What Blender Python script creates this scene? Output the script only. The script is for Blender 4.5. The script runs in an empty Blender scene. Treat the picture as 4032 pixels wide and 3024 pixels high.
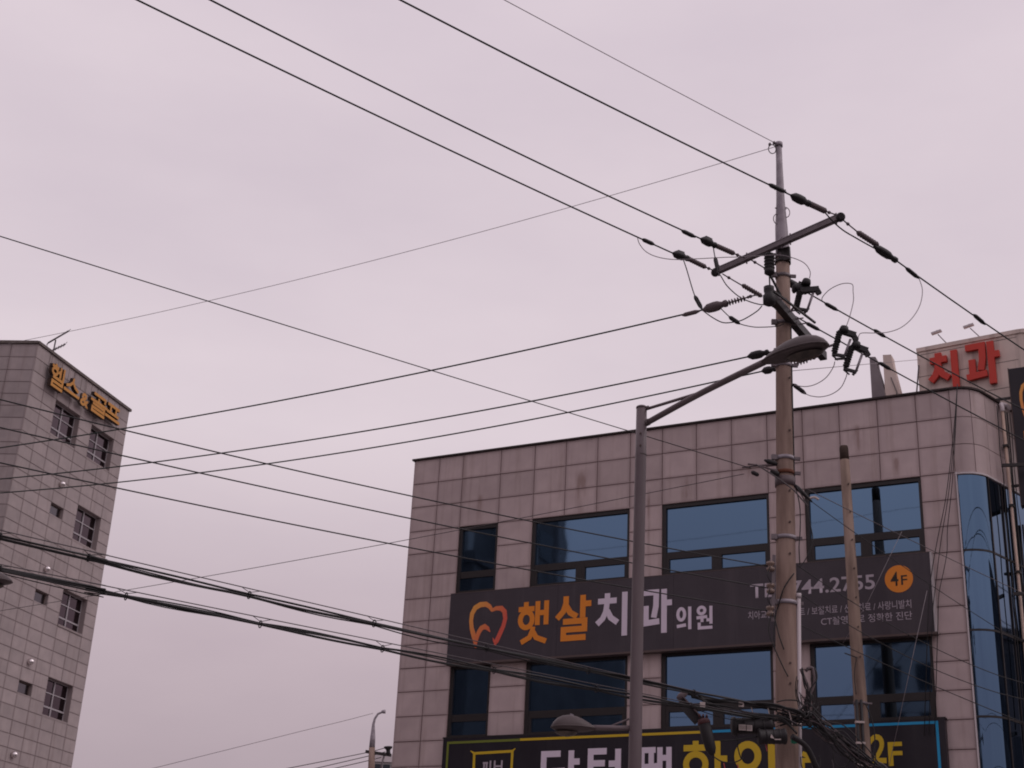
import bpy, math, random
from mathutils import Vector, Matrix
R = math.radians
random.seed(7)
scene = bpy.context.scene
COL = scene.collection

# ------------------------------------------------------------------ camera
cam_data = bpy.data.cameras.new('camera')
cam = bpy.data.objects.new('camera', cam_data)
COL.objects.link(cam)
cam_data.sensor_width = 36.0
cam_data.lens = 51.48
cam_data.clip_end = 3000.0
CAM_PITCH, CAM_ROLL = R(23.367), R(2.865)
fwd = Vector((0, math.cos(CAM_PITCH), math.sin(CAM_PITCH)))
r0 = Vector((1, 0, 0))
u0 = Vector((0, -math.sin(CAM_PITCH), math.cos(CAM_PITCH)))
rc = r0 * math.cos(CAM_ROLL) + u0 * math.sin(CAM_ROLL)
uc = u0 * math.cos(CAM_ROLL) - r0 * math.sin(CAM_ROLL)
rot = Matrix((rc, uc, -fwd)).transposed().to_4x4()
cam.matrix_world = Matrix.Translation((0, 0, 1.5)) @ rot
scene.camera = cam

# ------------------------------------------------------------------ sky: high overcast in the last light
SUN_ELEV, SUN_AZ = R(46), R(105)
world = bpy.data.worlds.new('World')
scene.world = world
world.use_nodes = True
wn, wl = world.node_tree.nodes, world.node_tree.links
bg = wn['Background']
sky = wn.new('ShaderNodeTexSky')
sky.sky_type = 'NISHITA'
sky.sun_disc = False
sky.sun_elevation = SUN_ELEV
sky.sun_rotation = SUN_AZ
sky.dust_density = 4.0
tc = wn.new('ShaderNodeTexCoord')
sep = wn.new('ShaderNodeSeparateXYZ')
wl.new(tc.outputs['Generated'], sep.inputs[0])
elev = wn.new('ShaderNodeValToRGB')            # overcast brightness by elevation
er = elev.color_ramp
er.elements[0].position = 0.0
er.elements[0].color = (0.41, 0.325, 0.36, 1)
er.elements[1].position = 1.0
er.elements[1].color = (0.74, 0.64, 0.72, 1)
for pos, c in ((0.10, (0.43, 0.35, 0.385)), (0.22, (0.53, 0.435, 0.48)), (0.36, (0.725, 0.63, 0.68)), (0.52, (0.715, 0.62, 0.675))):
    el = er.elements.new(pos)
    el.color = (*c, 1)
wl.new(sep.outputs['Z'], elev.inputs['Fac'])
mp = wn.new('ShaderNodeMapping')
mp.inputs['Scale'].default_value = (1.6, 1.6, 4.2)
mp.inputs['Location'].default_value = (3.7, 1.2, 0.4)
wl.new(tc.outputs['Generated'], mp.inputs[0])
cl = wn.new('ShaderNodeTexNoise')
cl.inputs['Scale'].default_value = 2.1
cl.inputs['Detail'].default_value = 5.0
cl.inputs['Roughness'].default_value = 0.52
wl.new(mp.outputs[0], cl.inputs['Vector'])
cr = wn.new('ShaderNodeValToRGB')
cr.color_ramp.elements[0].position = 0.32
cr.color_ramp.elements[0].color = (0.935, 0.925, 0.945, 1)
cr.color_ramp.elements[1].position = 0.66
cr.color_ramp.elements[1].color = (1.04, 1.032, 1.03, 1)
wl.new(cl.outputs['Fac'], cr.inputs['Fac'])
mul = wn.new('ShaderNodeMix')
mul.data_type = 'RGBA'
mul.blend_type = 'MULTIPLY'
mul.inputs['Factor'].default_value = 1.0
wl.new(elev.outputs[0], mul.inputs['A'])
wl.new(cr.outputs[0], mul.inputs['B'])
gain = wn.new('ShaderNodeVectorMath')
gain.operation = 'SCALE'
gain.inputs['Scale'].default_value = 10.0
wl.new(mul.outputs['Result'], gain.inputs[0])
cover = wn.new('ShaderNodeMix')                # cloud cover over the clear sky behind it
cover.data_type = 'RGBA'
cover.inputs['Factor'].default_value = 0.97
wl.new(sky.outputs[0], cover.inputs['A'])
wl.new(gain.outputs[0], cover.inputs['B'])
wl.new(cover.outputs['Result'], bg.inputs['Color'])
bg.inputs['Strength'].default_value = 0.1

# ------------------------------------------------------------------ sun behind the overcast
sun_data = bpy.data.lights.new('sun', 'SUN')
sun_data.energy = 0.5
sun_data.angle = R(40)
sun_data.color = (1.0, 0.93, 0.9)
sun = bpy.data.objects.new('sun', sun_data)
COL.objects.link(sun)
sdir = Vector((math.sin(SUN_AZ) * math.cos(SUN_ELEV), math.cos(SUN_AZ) * math.cos(SUN_ELEV), math.sin(SUN_ELEV)))
sun.rotation_euler = sdir.to_track_quat('Z', 'Y').to_euler()
sun.location = sdir * 60

scene.view_settings.view_transform = 'Standard'
scene.view_settings.look = 'None'
scene.view_settings.exposure = 0.0
scene.view_settings.gamma = 1.0
scene.view_settings.use_curve_mapping = False
scene.cycles.max_bounces = 6
scene.cycles.filter_width = 1.9

# ------------------------------------------------------------------ measured positions, in metres
DATA = {'arm1': [(3.452, 22.496, 13.533), (5.118, 20.461, 13.533)],
 'arm2': [(4.006, 20.664, 12.191), (5.343, 22.889, 12.191)],
 'arrester': [(4.141, 21.278, 13.263), (4.132, 21.278, 12.863), (4.133, 21.278, 12.575)],
 'band_z': [11.355849478779199, 9.74653740119979, 9.503663122635981, 8.437378860983008, 7.409593819618183],
 'blade': [(14.812, 1.214, 15.553), (14.818, 1.214, 12.288)],
 'bladelogo': [(14.998, 1.214, 15.249), (15.142, 1.214, 15.454), (15.041, 1.214, 14.724)],
 'bracket': [(14.636, 0.844, 13.116), (14.79, 1.305, 13.259)],
 'c1mass': [(4.49, 21.232, 12.627), (4.725, 21.232, 12.604)],
 'cable_side': [(14.504, 0.986, 14.644), (14.487, 0.934, 13.371), (14.471, 0.887, 12.163)],
 'closure1': [(3.386, 21.178, 5.477), (3.987, 21.178, 5.513)],
 'closure2': [(3.737, 21.028, 5.315), (4.15, 21.028, 5.346)],
 'conduit': [(4.494, 21.55, 7.54), (4.428, 21.55, 4.997)],
 'cut0': [(4.719, 21.14, 12.756), (4.851, 21.14, 12.582), (4.597, 21.14, 12.477), (4.524, 21.14, 12.221), (4.812, 21.14, 12.516), (4.704, 21.14, 12.195), (4.636, 21.14, 12.182)],
 'cut1': [(5.274, 21.049, 11.889), (5.39, 21.049, 11.737), (5.192, 21.049, 11.752), (5.081, 21.049, 11.396), (5.355, 21.049, 11.664), (5.249, 21.049, 11.371), (5.158, 21.049, 11.348)],
 'cut2': [(5.456, 21.049, 11.626), (5.568, 21.049, 11.475), (5.379, 21.049, 11.5), (5.252, 21.049, 11.155), (5.533, 21.049, 11.421), (5.415, 21.049, 11.103), (5.361, 21.049, 11.109)],
 'drop': [(4.411, 21.25, 7.865), (4.252, 21.25, 7.63), (4.176, 21.25, 7.372), (4.139, 21.25, 7.258), (4.096, 21.25, 6.922), (4.11, 21.25, 6.673)],
 'far_arm': [(-6.43, 75.0, 13.414), (-5.907, 75.0, 13.372), (-5.121, 75.0, 13.292)],
 'far_build': [(-7.967, 100.0, 16.759), (-8.004, 100.0, 17.21), (-6.855, 100.0, 17.266), (-6.819, 100.0, 16.815)],
 'far_ins': [(-5.276, 75.0, 13.284), (-5.31, 75.0, 13.708)],
 'far_pole': [(-6.069, 75.0, 12.622), (-6.118, 75.0, 13.617), (-6.123, 75.0, 14.096), (-6.146, 75.0, 14.783), (-6.099, 75.0, 15.062), (-5.963, 75.0, 15.312), (-5.727, 75.0, 15.428),
              (-5.624, 75.0, 15.451)],
 'far_wires': [[(-5.394, 75.0, 13.67), (-6.424, 75.0, 13.347), (-10.136, 75.0, 12.423)], [(-5.428, 75.0, 13.447), (-6.239, 75.0, 13.203), (-8.764, 75.0, 12.49)],
               [(-5.613, 75.0, 13.166), (-6.22, 75.0, 12.983), (-7.803, 75.0, 12.537)], [(-5.961, 72.0, 14.781), (-7.464, 72.0, 14.307), (-9.091, 72.0, 13.829), (-10.385, 72.0, 13.435)]],
 'guy1': [(12.683, -1.2, 11.165), (11.899, -1.2, 9.721), (11.343, -1.2, 8.889)],
 'guy2': [(13.114, -1.2, 9.861), (12.152, -1.2, 6.387)],
 'h_R1_clamp': [(5.803, 21.006, 13.36), (6.283, 21.387, 13.309)],
 'h_R1_insul': [(5.481, 20.749, 13.454), (5.9, 21.083, 13.413)],
 'h_R1_pin': [(5.198, 20.524, 13.537), (5.501, 20.765, 13.455)],
 'h_R1_sleeve': [(6.463, 21.529, 13.271), (6.739, 21.749, 13.2)],
 'h_R1_sleeve2': [(7.943, 22.706, 13.061), (8.211, 22.919, 12.983)],
 'h_R2_clamp': [(4.615, 22.517, 13.471), (5.092, 22.854, 13.397)],
 'h_R2_insul': [(4.238, 22.25, 13.522), (4.615, 22.517, 13.461)],
 'h_R2_pin': [(3.965, 22.057, 13.566), (4.238, 22.25, 13.522)],
 'h_R2_sleeve': [(5.454, 23.11, 13.345), (5.735, 23.309, 13.309)],
 'h_R2_sleeve2': [(6.498, 23.848, 13.232), (6.765, 24.037, 13.183)],
 'h_R3_clamp': [(4.353, 23.039, 13.364), (4.883, 23.359, 13.241)],
 'h_R3_insul': [(3.944, 22.793, 13.456), (4.328, 23.024, 13.37)],
 'h_R3_pin': [(3.563, 22.563, 13.532), (3.952, 22.798, 13.442)],
 'h_R3_sleeve': [(5.2, 23.551, 13.16), (5.496, 23.73, 13.105)],
 'h_R3_sleeve2': [(6.739, 24.48, 12.878), (6.995, 24.635, 12.812)],
 'h_W2_clamp': [(4.194, 19.73, 13.471), (4.56, 20.02, 13.497)],
 'h_W2_insul': [(4.553, 20.014, 13.5), (4.868, 20.263, 13.524)],
 'h_W2_pin': [(4.868, 20.263, 13.524), (5.048, 20.406, 13.56)],
 'h_W2_sleeve': [(3.793, 19.413, 13.453), (4.117, 19.669, 13.475)],
 'h_W3_clamp': [(2.998, 21.257, 13.477), (3.294, 21.506, 13.492)],
 'h_W3_insul': [(3.294, 21.506, 13.497), (3.65, 21.806, 13.526)],
 'h_W3_pin': [(3.65, 21.806, 13.526), (3.831, 21.958, 13.548)],
 'h_W3_sleeve': [(2.649, 20.963, 13.442), (2.904, 21.178, 13.453)],
 'h_W4_clamp': [(2.596, 21.778, 13.465), (2.902, 22.034, 13.509)],
 'h_W4_insul': [(2.884, 22.019, 13.509), (3.24, 22.318, 13.514)],
 'h_W4_pin': [(3.24, 22.318, 13.514), (3.403, 22.455, 13.529)],
 'h_W4_sleeve': [(2.036, 21.308, 13.438), (2.263, 21.498, 13.451)],
 'h_W7_clamp': [(3.017, 21.226, 12.138), (3.4, 21.008, 12.184)],
 'h_W7_insul': [(3.387, 21.015, 12.179), (3.711, 20.831, 12.219)],
 'h_W7_pin': [(3.684, 20.846, 12.222), (3.818, 20.77, 12.227)],
 'h_W7_sleeve': [(2.711, 21.399, 12.112), (2.982, 21.245, 12.134)],
 'h_W8_clamp': [(3.903, 22.232, 11.812), (4.242, 22.046, 11.835)],
 'h_W8_insul': [(4.24, 22.047, 11.832), (5.097, 21.576, 11.842)],
 'h_W9_clamp': [(4.358, 23.407, 12.094), (4.59, 23.285, 12.101)],
 'h_W9_insul': [(4.804, 23.172, 12.121), (5.158, 22.986, 12.187)],
 'h_W9_pin': [(5.134, 22.999, 12.187), (5.313, 22.905, 12.212)],
 'holes': [(4.45, 21.6, 11.129), (4.424, 21.6, 10.219), (4.394, 21.6, 9.21), (4.38, 21.6, 8.694), (4.365, 21.6, 8.187), (4.316, 21.6, 6.496), (4.307, 21.6, 6.193)],
 'j_J1': [(1.96, 21.308, 13.454), (1.998, 21.295, 13.328), (2.105, 21.282, 13.189), (2.286, 21.269, 13.098), (2.557, 21.256, 13.058), (2.949, 21.243, 13.087), (3.386, 21.23, 13.131),
          (3.585, 21.218, 13.142), (3.962, 21.205, 13.177), (4.237, 21.192, 13.203), (4.461, 21.179, 13.17), (4.682, 21.166, 13.069), (4.774, 21.153, 12.912), (4.761, 21.14, 12.777)],
 'j_J2': [(2.783, 21.778, 13.339), (2.822, 21.667, 13.107), (2.936, 21.555, 12.575), (3.04, 21.444, 12.272), (3.062, 21.332, 12.168), (3.194, 21.221, 12.005), (3.324, 21.109, 11.879),
          (3.453, 20.998, 11.833), (3.611, 20.886, 11.833), (3.813, 20.775, 11.936), (3.88, 20.664, 11.982)],
 'j_J2s': [(2.973, 21.828, 12.707), (3.106, 21.878, 12.482)],
 'j_J3': [(3.248, 21.506, 13.463), (3.253, 21.401, 13.249), (3.295, 21.295, 12.87), (3.316, 21.19, 12.765), (3.402, 21.085, 12.53), (3.56, 20.979, 12.302), (3.717, 20.874, 12.159),
          (3.887, 20.769, 12.059), (3.941, 20.664, 12.03)],
 'j_J3s': [(3.274, 21.506, 13.281), (3.325, 21.506, 12.999)],
 'j_J4': [(3.288, 21.008, 12.071), (3.435, 21.061, 11.957), (3.59, 21.113, 11.877), (3.805, 21.166, 11.856), (3.976, 21.219, 11.883), (4.221, 21.271, 11.937), (4.36, 21.324, 12.015)],
 'j_J4s': [(3.412, 21.008, 11.938), (3.583, 20.988, 11.808)],
 'j_J5': [(6.743, 21.749, 13.198), (6.76, 21.671, 12.942), (6.681, 21.594, 12.629), (6.511, 21.516, 12.334), (6.289, 21.438, 12.108), (6.042, 21.361, 11.975), (5.796, 21.283, 11.911),
          (5.59, 21.205, 11.863), (5.515, 21.128, 11.781), (5.473, 21.05, 11.639)],
 'j_J6': [(5.078, 21.692, 12.663), (5.072, 21.621, 12.692), (5.168, 21.549, 12.79), (5.303, 21.478, 12.854), (5.418, 21.406, 12.857), (5.506, 21.335, 12.801), (5.493, 21.263, 12.644),
          (5.471, 21.192, 12.425), (5.384, 21.12, 12.116), (5.302, 21.049, 11.899)],
 'j_J7': [(4.522, 21.554, 11.05), (4.552, 21.47, 10.998), (4.692, 21.386, 10.952), (4.834, 21.301, 10.966), (4.978, 21.217, 11.05), (5.076, 21.133, 11.191), (5.088, 21.049, 11.258)],
 'j_J8': [(4.522, 21.554, 11.05), (4.709, 21.482, 10.864), (4.819, 21.41, 10.796), (4.93, 21.338, 10.768), (5.073, 21.265, 10.792), (5.202, 21.193, 10.88), (5.271, 21.121, 11.024),
          (5.281, 21.049, 11.096)],
 'j_J8s': [(4.514, 21.554, 11.058), (4.715, 21.508, 10.875)],
 'j_J9': [(4.843, 20.263, 13.515), (5.019, 20.412, 13.421), (5.21, 20.56, 13.361), (5.429, 20.709, 13.33), (5.65, 20.857, 13.304), (5.812, 21.006, 13.317)],
 'lamp2': [(1.727, 19.0, 4.979), (1.23, 18.98, 4.957), (0.726, 18.95, 4.937), (1.719, 19.0, 5.095), (1.443, 19.0, 4.971)],
 'lamp_arm': [(1.888, 19.0, 9.203), (2.589, 18.25, 9.402), (3.3, 17.49, 9.553)],
 'lamp_brace': [(1.886, 19.0, 9.422), (2.616, 18.221, 9.406)],
 'lamp_edge': [(-5.413, 15.0, 5.452), (-5.145, 15.0, 5.444)],
 'lamp_head': [(3.272, 17.52, 9.554), (3.966, 16.777, 9.527)],
 'lamp_pole': [(1.838, 19.0, 9.447), (1.833, 19.0, 8.703), (1.816, 19.0, 6.889), (1.807, 19.0, 4.876)],
 'loop_cable': [(4.436, 21.278, 6.378), (4.533, 21.278, 6.125), (4.551, 21.278, 5.991), (4.508, 21.278, 5.839), (4.46, 21.278, 5.733)],
 'loop_cable2': [(4.511, 21.278, 6.351), (4.565, 21.278, 6.399), (4.61, 21.278, 6.386), (4.631, 21.278, 6.236), (4.608, 21.278, 6.114), (4.527, 21.278, 5.93), (4.505, 21.278, 5.75)],
 'mess0': [(3.015, 21.078, 5.744), (3.338, 21.078, 5.708), (3.626, 21.078, 5.665), (4.064, 21.078, 5.63), (4.315, 21.078, 5.539)],
 'mess1': [(2.738, 21.078, 5.909), (2.865, 21.078, 5.869), (3.004, 21.078, 5.783), (3.28, 21.078, 5.682), (3.741, 21.078, 5.636), (4.086, 21.078, 5.608), (4.299, 21.078, 5.413)],
 'mess2': [(2.819, 21.078, 5.867), (3.108, 21.078, 5.812), (3.397, 21.078, 5.803), (3.999, 21.078, 5.787), (4.343, 21.078, 5.712), (4.434, 21.078, 5.659)],
 'mess3': [(3.101, 21.078, 5.028), (3.226, 21.078, 4.956), (3.34, 21.078, 4.944), (3.443, 21.078, 4.966), (3.535, 21.078, 5.015)],
 'mess4': [(3.206, 21.078, 5.246), (3.39, 21.078, 5.255), (3.597, 21.078, 5.299), (3.735, 21.078, 5.329)],
 'mess5': [(4.035, 21.078, 5.835), (4.151, 21.078, 5.864), (4.325, 21.078, 5.867), (4.416, 21.078, 5.808)],
 'mess6': [(3.465, 21.178, 5.39), (3.474, 21.178, 5.209), (3.501, 21.178, 5.097), (3.528, 21.178, 5.02)],
 'pinks': [(3.26, 21.078, 4.935), (3.454, 21.078, 4.933), (3.859, 21.078, 5.233)],
 'pipe': [(14.613, 1.092, 14.536), (14.617, 1.101, 14.072), (14.62, 1.111, 13.2), (14.617, 1.104, 12.363), (14.621, 1.113, 9.947), (14.614, 1.093, 8.854)],
 'pipe_elbow': [(14.706, 1.307, 14.584), (14.676, 1.216, 14.643), (14.634, 1.09, 14.611)],
 'plate': [(2.633, 20.978, 5.768), (2.896, 20.978, 5.485)],
 'pole': [(4.416, 21.6, 15.613), (4.419, 21.6, 13.94), (4.428, 21.6, 13.453), (4.38, 21.6, 11.125), (4.348, 21.6, 8.966), (4.304, 21.6, 6.957), (4.271, 21.6, 5.448)],
 'pole2': [(7.233, 29.47, 13.159), (7.296, 29.47, 9.017), (7.341, 29.47, 7.162)],
 'pole2_conduit': [(7.243, 29.27, 7.599), (7.242, 29.27, 6.649)],
 'ropes': [[(13.868, -0.28, 14.5), (13.737, -0.28, 13.607), (13.476, -0.28, 12.161), (13.233, -0.28, 11.228), (13.045, -0.28, 10.422), (12.938, -0.28, 9.717)],
           [(13.868, -0.28, 14.5), (13.76, -0.28, 13.604), (13.539, -0.28, 12.251), (13.31, -0.28, 11.22), (13.136, -0.28, 10.298), (13.03, -0.28, 9.71)],
           [(13.868, -0.28, 14.5), (13.776, -0.28, 13.602), (13.616, -0.28, 12.388), (13.455, -0.28, 11.443), (13.396, -0.28, 10.859), (13.186, -0.28, 10.063), (13.144, -0.28, 9.702)]],
 'slant': [(2.94, 20.878, 5.503), (3.072, 20.878, 4.994)],
 'spools': [(4.069, 21.48, 7.975), (4.06, 21.48, 7.629), (4.048, 21.48, 7.279)],
 'tag1': [(2.941, 20.978, 5.713), (3.493, 20.978, 5.747)],
 'tangle_line': [(4.102, 21.278, 5.669), (4.358, 21.278, 5.658), (4.476, 21.278, 5.699), (4.59, 21.278, 5.624), (4.816, 21.278, 5.474), (4.943, 21.278, 5.389), (5.26, 21.278, 5.136),
                 (5.52, 21.278, 4.899), (5.777, 21.278, 4.648)],
 'w_M13': [(4.088, 21.35, 5.797), (3.321, 20.766, 5.777), (2.553, 20.182, 5.776), (1.786, 19.598, 5.775), (1.019, 19.014, 5.775), (0.252, 18.43, 5.776), (-0.515, 17.846, 5.777),
           (-1.282, 17.262, 5.779), (-2.05, 16.678, 5.782), (-2.817, 16.094, 5.785), (-3.584, 15.51, 5.788), (-4.351, 14.926, 5.793), (-5.118, 14.342, 5.798), (-14.666, 7.073, 5.816)],
 'w_M14': [(4.085, 21.35, 5.65), (3.3, 20.829, 5.63), (2.517, 20.307, 5.628), (1.733, 19.786, 5.628), (0.95, 19.265, 5.627), (0.166, 18.744, 5.628), (-0.617, 18.223, 5.629), (-1.401, 17.702, 5.631),
           (-2.184, 17.181, 5.633), (-2.968, 16.66, 5.636), (-3.752, 16.139, 5.64), (-4.535, 15.618, 5.645), (-5.319, 15.097, 5.65), (-15.311, 8.452, 5.669)],
 'w_R1': [(6.168, 21.295, 13.328), (6.414, 21.491, 13.286), (6.661, 21.687, 13.244), (6.907, 21.883, 13.203), (7.154, 22.079, 13.164), (7.4, 22.275, 13.125), (7.647, 22.47, 13.088),
          (7.893, 22.666, 13.051), (8.14, 22.862, 13.015), (8.386, 23.058, 12.981), (8.633, 23.254, 12.947), (8.879, 23.45, 12.915), (9.126, 23.645, 12.883), (24.777, 36.082, 12.282)],
 'w_R2': [(5.072, 22.84, 13.404), (5.487, 23.133, 13.348), (5.902, 23.427, 13.294), (6.317, 23.72, 13.243), (6.732, 24.013, 13.194), (7.147, 24.307, 13.147), (7.562, 24.6, 13.102),
          (7.977, 24.894, 13.06), (8.392, 25.187, 13.02), (8.807, 25.48, 12.982), (9.222, 25.774, 12.947), (9.637, 26.067, 12.914), (10.052, 26.361, 12.883), (26.38, 37.904, 12.519)],
 'w_R3': [(4.908, 23.375, 13.229), (5.335, 23.633, 13.142), (5.762, 23.89, 13.057), (6.189, 24.148, 12.972), (6.616, 24.406, 12.89), (7.043, 24.664, 12.809), (7.471, 24.922, 12.729),
          (7.898, 25.18, 12.651), (8.325, 25.438, 12.574), (8.752, 25.696, 12.499), (9.179, 25.954, 12.426), (9.606, 26.211, 12.354), (10.033, 26.469, 12.283), (27.139, 36.797, 11.436)],
 'w_RL1': [(4.709, 21.718, 9.341), (5.059, 21.924, 9.268), (5.409, 22.13, 9.196), (5.758, 22.335, 9.125), (6.108, 22.541, 9.056), (6.458, 22.747, 8.987), (6.808, 22.953, 8.919),
           (7.158, 23.159, 8.852), (7.507, 23.364, 8.787), (7.857, 23.57, 8.722), (8.207, 23.776, 8.659), (8.557, 23.982, 8.596), (8.907, 24.188, 8.535), (19.239, 30.266, 7.991)],
 'w_RL2': [(4.834, 21.864, 9.172), (5.16, 22.129, 9.068), (5.487, 22.393, 8.967), (5.814, 22.657, 8.869), (6.141, 22.922, 8.773), (6.468, 23.186, 8.679), (6.795, 23.451, 8.588), (7.121, 23.715, 8.5),
           (7.448, 23.98, 8.414), (7.775, 24.244, 8.33), (8.102, 24.509, 8.249), (8.429, 24.773, 8.17), (8.756, 25.038, 8.094), (18.07, 32.575, 7.442)],
 'w_RL3': [(4.507, 21.61, 8.051), (4.837, 21.846, 7.932), (5.166, 22.081, 7.82), (5.496, 22.317, 7.717), (5.825, 22.553, 7.622), (6.155, 22.789, 7.535), (6.484, 23.025, 7.456), (6.814, 23.261, 7.385),
           (7.143, 23.497, 7.323), (7.473, 23.733, 7.268), (7.802, 23.969, 7.222), (8.132, 24.204, 7.183), (8.462, 24.44, 7.153), (18.217, 31.423, 6.885)],
 'w_RL4': [(4.493, 21.605, 7.629), (4.807, 21.796, 7.505), (5.121, 21.986, 7.39), (5.435, 22.177, 7.284), (5.749, 22.367, 7.188), (6.064, 22.558, 7.1), (6.378, 22.748, 7.021), (6.692, 22.938, 6.95),
           (7.006, 23.129, 6.889), (7.32, 23.319, 6.837), (7.634, 23.51, 6.794), (7.948, 23.7, 6.759), (8.263, 23.891, 6.733), (18.522, 30.11, 6.483)],
 'w_RL5': [(4.477, 21.604, 7.137), (4.813, 21.777, 7.05), (5.149, 21.951, 6.966), (5.485, 22.124, 6.884), (5.821, 22.297, 6.804), (6.157, 22.47, 6.727), (6.493, 22.643, 6.651), (6.829, 22.816, 6.577),
           (7.165, 22.989, 6.505), (7.501, 23.163, 6.436), (7.837, 23.336, 6.368), (8.173, 23.509, 6.303), (8.509, 23.682, 6.24), (19.162, 29.172, 5.637)],
 'w_W1': [(4.341, 21.574, 15.624), (3.947, 21.249, 15.595), (3.552, 20.924, 15.567), (3.158, 20.599, 15.539), (2.763, 20.273, 15.512), (2.368, 19.948, 15.486), (1.974, 19.623, 15.46),
          (1.579, 19.298, 15.435), (1.185, 18.972, 15.411), (0.79, 18.647, 15.387), (0.396, 18.322, 15.365), (0.001, 17.997, 15.343), (-0.393, 17.672, 15.321), (-19.683, 1.771, 15.007)],
 'w_W10': [(4.028, 21.491, 7.98), (3.185, 21.053, 7.948), (2.341, 20.615, 7.923), (1.498, 20.177, 7.903), (0.655, 19.739, 7.888), (-0.189, 19.3, 7.88), (-1.032, 18.862, 7.877), (-1.875, 18.424, 7.88),
           (-2.719, 17.986, 7.888), (-3.562, 17.548, 7.903), (-4.405, 17.11, 7.923), (-5.249, 16.672, 7.949), (-6.092, 16.233, 7.98), (-16.74, 10.701, 8.1)],
 'w_W11': [(4.016, 21.489, 7.636), (3.178, 21.055, 7.615), (2.339, 20.62, 7.597), (1.501, 20.186, 7.583), (0.663, 19.752, 7.574), (-0.175, 19.318, 7.568), (-1.013, 18.883, 7.566),
           (-1.852, 18.449, 7.569), (-2.69, 18.015, 7.575), (-3.528, 17.58, 7.586), (-4.366, 17.146, 7.6), (-5.205, 16.712, 7.619), (-6.043, 16.278, 7.641), (-16.697, 10.758, 7.727)],
 'w_W12': [(4.004, 21.492, 7.283), (3.166, 21.078, 7.259), (2.328, 20.664, 7.24), (1.49, 20.251, 7.225), (0.652, 19.837, 7.214), (-0.186, 19.423, 7.208), (-1.024, 19.01, 7.206),
           (-1.862, 18.596, 7.209), (-2.7, 18.182, 7.216), (-3.538, 17.769, 7.227), (-4.377, 17.355, 7.243), (-5.215, 16.942, 7.263), (-6.053, 16.528, 7.287), (-16.813, 11.217, 7.38)],
 'w_W13': [(4.088, 21.35, 5.779), (3.317, 20.78, 5.765), (2.546, 20.209, 5.754), (1.775, 19.639, 5.746), (1.004, 19.068, 5.74), (0.233, 18.498, 5.737), (-0.538, 17.928, 5.736),
           (-1.309, 17.357, 5.737), (-2.08, 16.787, 5.74), (-2.851, 16.216, 5.746), (-3.622, 15.646, 5.754), (-4.393, 15.075, 5.765), (-5.164, 14.505, 5.777), (-14.811, 7.368, 5.825)],
 'w_W14': [(4.084, 21.35, 5.632), (3.297, 20.84, 5.61), (2.511, 20.33, 5.594), (1.724, 19.821, 5.582), (0.937, 19.311, 5.573), (0.151, 18.801, 5.568), (-0.636, 18.291, 5.566), (-1.423, 17.781, 5.568),
           (-2.209, 17.271, 5.574), (-2.996, 16.762, 5.584), (-3.783, 16.252, 5.596), (-4.57, 15.742, 5.613), (-5.356, 15.232, 5.633), (-15.426, 8.706, 5.711)],
 'w_W15': [(3.754, 21.843, 9.585), (2.479, 22.802, 9.559), (1.204, 23.761, 9.536), (-0.071, 24.72, 9.519), (-1.346, 25.678, 9.506), (-2.621, 26.637, 9.497), (-3.896, 27.596, 9.494),
           (-5.171, 28.555, 9.494), (-6.446, 29.514, 9.5), (-7.721, 30.472, 9.51), (-8.996, 31.431, 9.524), (-10.271, 32.39, 9.543), (-11.546, 33.349, 9.567), (-35.522, 51.379, 9.7)],
 'w_W2': [(4.206, 19.739, 13.472), (3.718, 19.353, 13.443), (3.23, 18.967, 13.415), (2.742, 18.581, 13.389), (2.254, 18.195, 13.365), (1.766, 17.808, 13.343), (1.278, 17.422, 13.322),
          (0.789, 17.036, 13.303), (0.301, 16.65, 13.285), (-0.187, 16.264, 13.27), (-0.675, 15.877, 13.256), (-1.163, 15.491, 13.244), (-1.651, 15.105, 13.233), (-21.256, -0.407, 13.106)],
 'w_W3': [(3.017, 21.273, 13.477), (2.425, 20.775, 13.44), (1.833, 20.277, 13.406), (1.241, 19.779, 13.374), (0.648, 19.281, 13.346), (0.056, 18.783, 13.321), (-0.536, 18.285, 13.299),
          (-1.128, 17.787, 13.28), (-1.72, 17.289, 13.265), (-2.312, 16.791, 13.252), (-2.905, 16.293, 13.243), (-3.497, 15.794, 13.236), (-4.089, 15.296, 13.233), (-23.221, -0.796, 13.202)],
 'w_W4': [(2.607, 21.787, 13.466), (1.97, 21.252, 13.434), (1.333, 20.718, 13.405), (0.695, 20.183, 13.377), (0.058, 19.648, 13.352), (-0.579, 19.114, 13.33), (-1.216, 18.579, 13.309),
          (-1.854, 18.044, 13.291), (-2.491, 17.51, 13.275), (-3.128, 16.975, 13.261), (-3.765, 16.44, 13.249), (-4.403, 15.906, 13.24), (-5.04, 15.371, 13.233), (-24.192, -0.697, 13.169)],
 'w_W5': [(4.351, 21.612, 15.565), (3.049, 22.338, 15.447), (1.746, 23.063, 15.342), (0.444, 23.789, 15.25), (-0.858, 24.515, 15.172), (-2.161, 25.24, 15.107), (-3.463, 25.966, 15.055),
          (-4.765, 26.692, 15.016), (-6.068, 27.417, 14.991), (-7.37, 28.143, 14.978), (-8.672, 28.869, 14.979), (-9.975, 29.594, 14.994), (-11.277, 30.32, 15.021), (-37.483, 44.922, 15.187)],
 'w_W6': [(3.757, 21.259, 9.47), (2.944, 20.738, 9.47), (2.13, 20.217, 9.472), (1.316, 19.696, 9.473), (0.502, 19.175, 9.476), (-0.311, 18.654, 9.479), (-1.125, 18.133, 9.483),
          (-1.939, 17.612, 9.488), (-2.752, 17.091, 9.494), (-3.566, 16.57, 9.5), (-4.38, 16.049, 9.507), (-5.194, 15.528, 9.515), (-6.007, 15.007, 9.523), (-16.113, 8.536, 9.555)],
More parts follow.
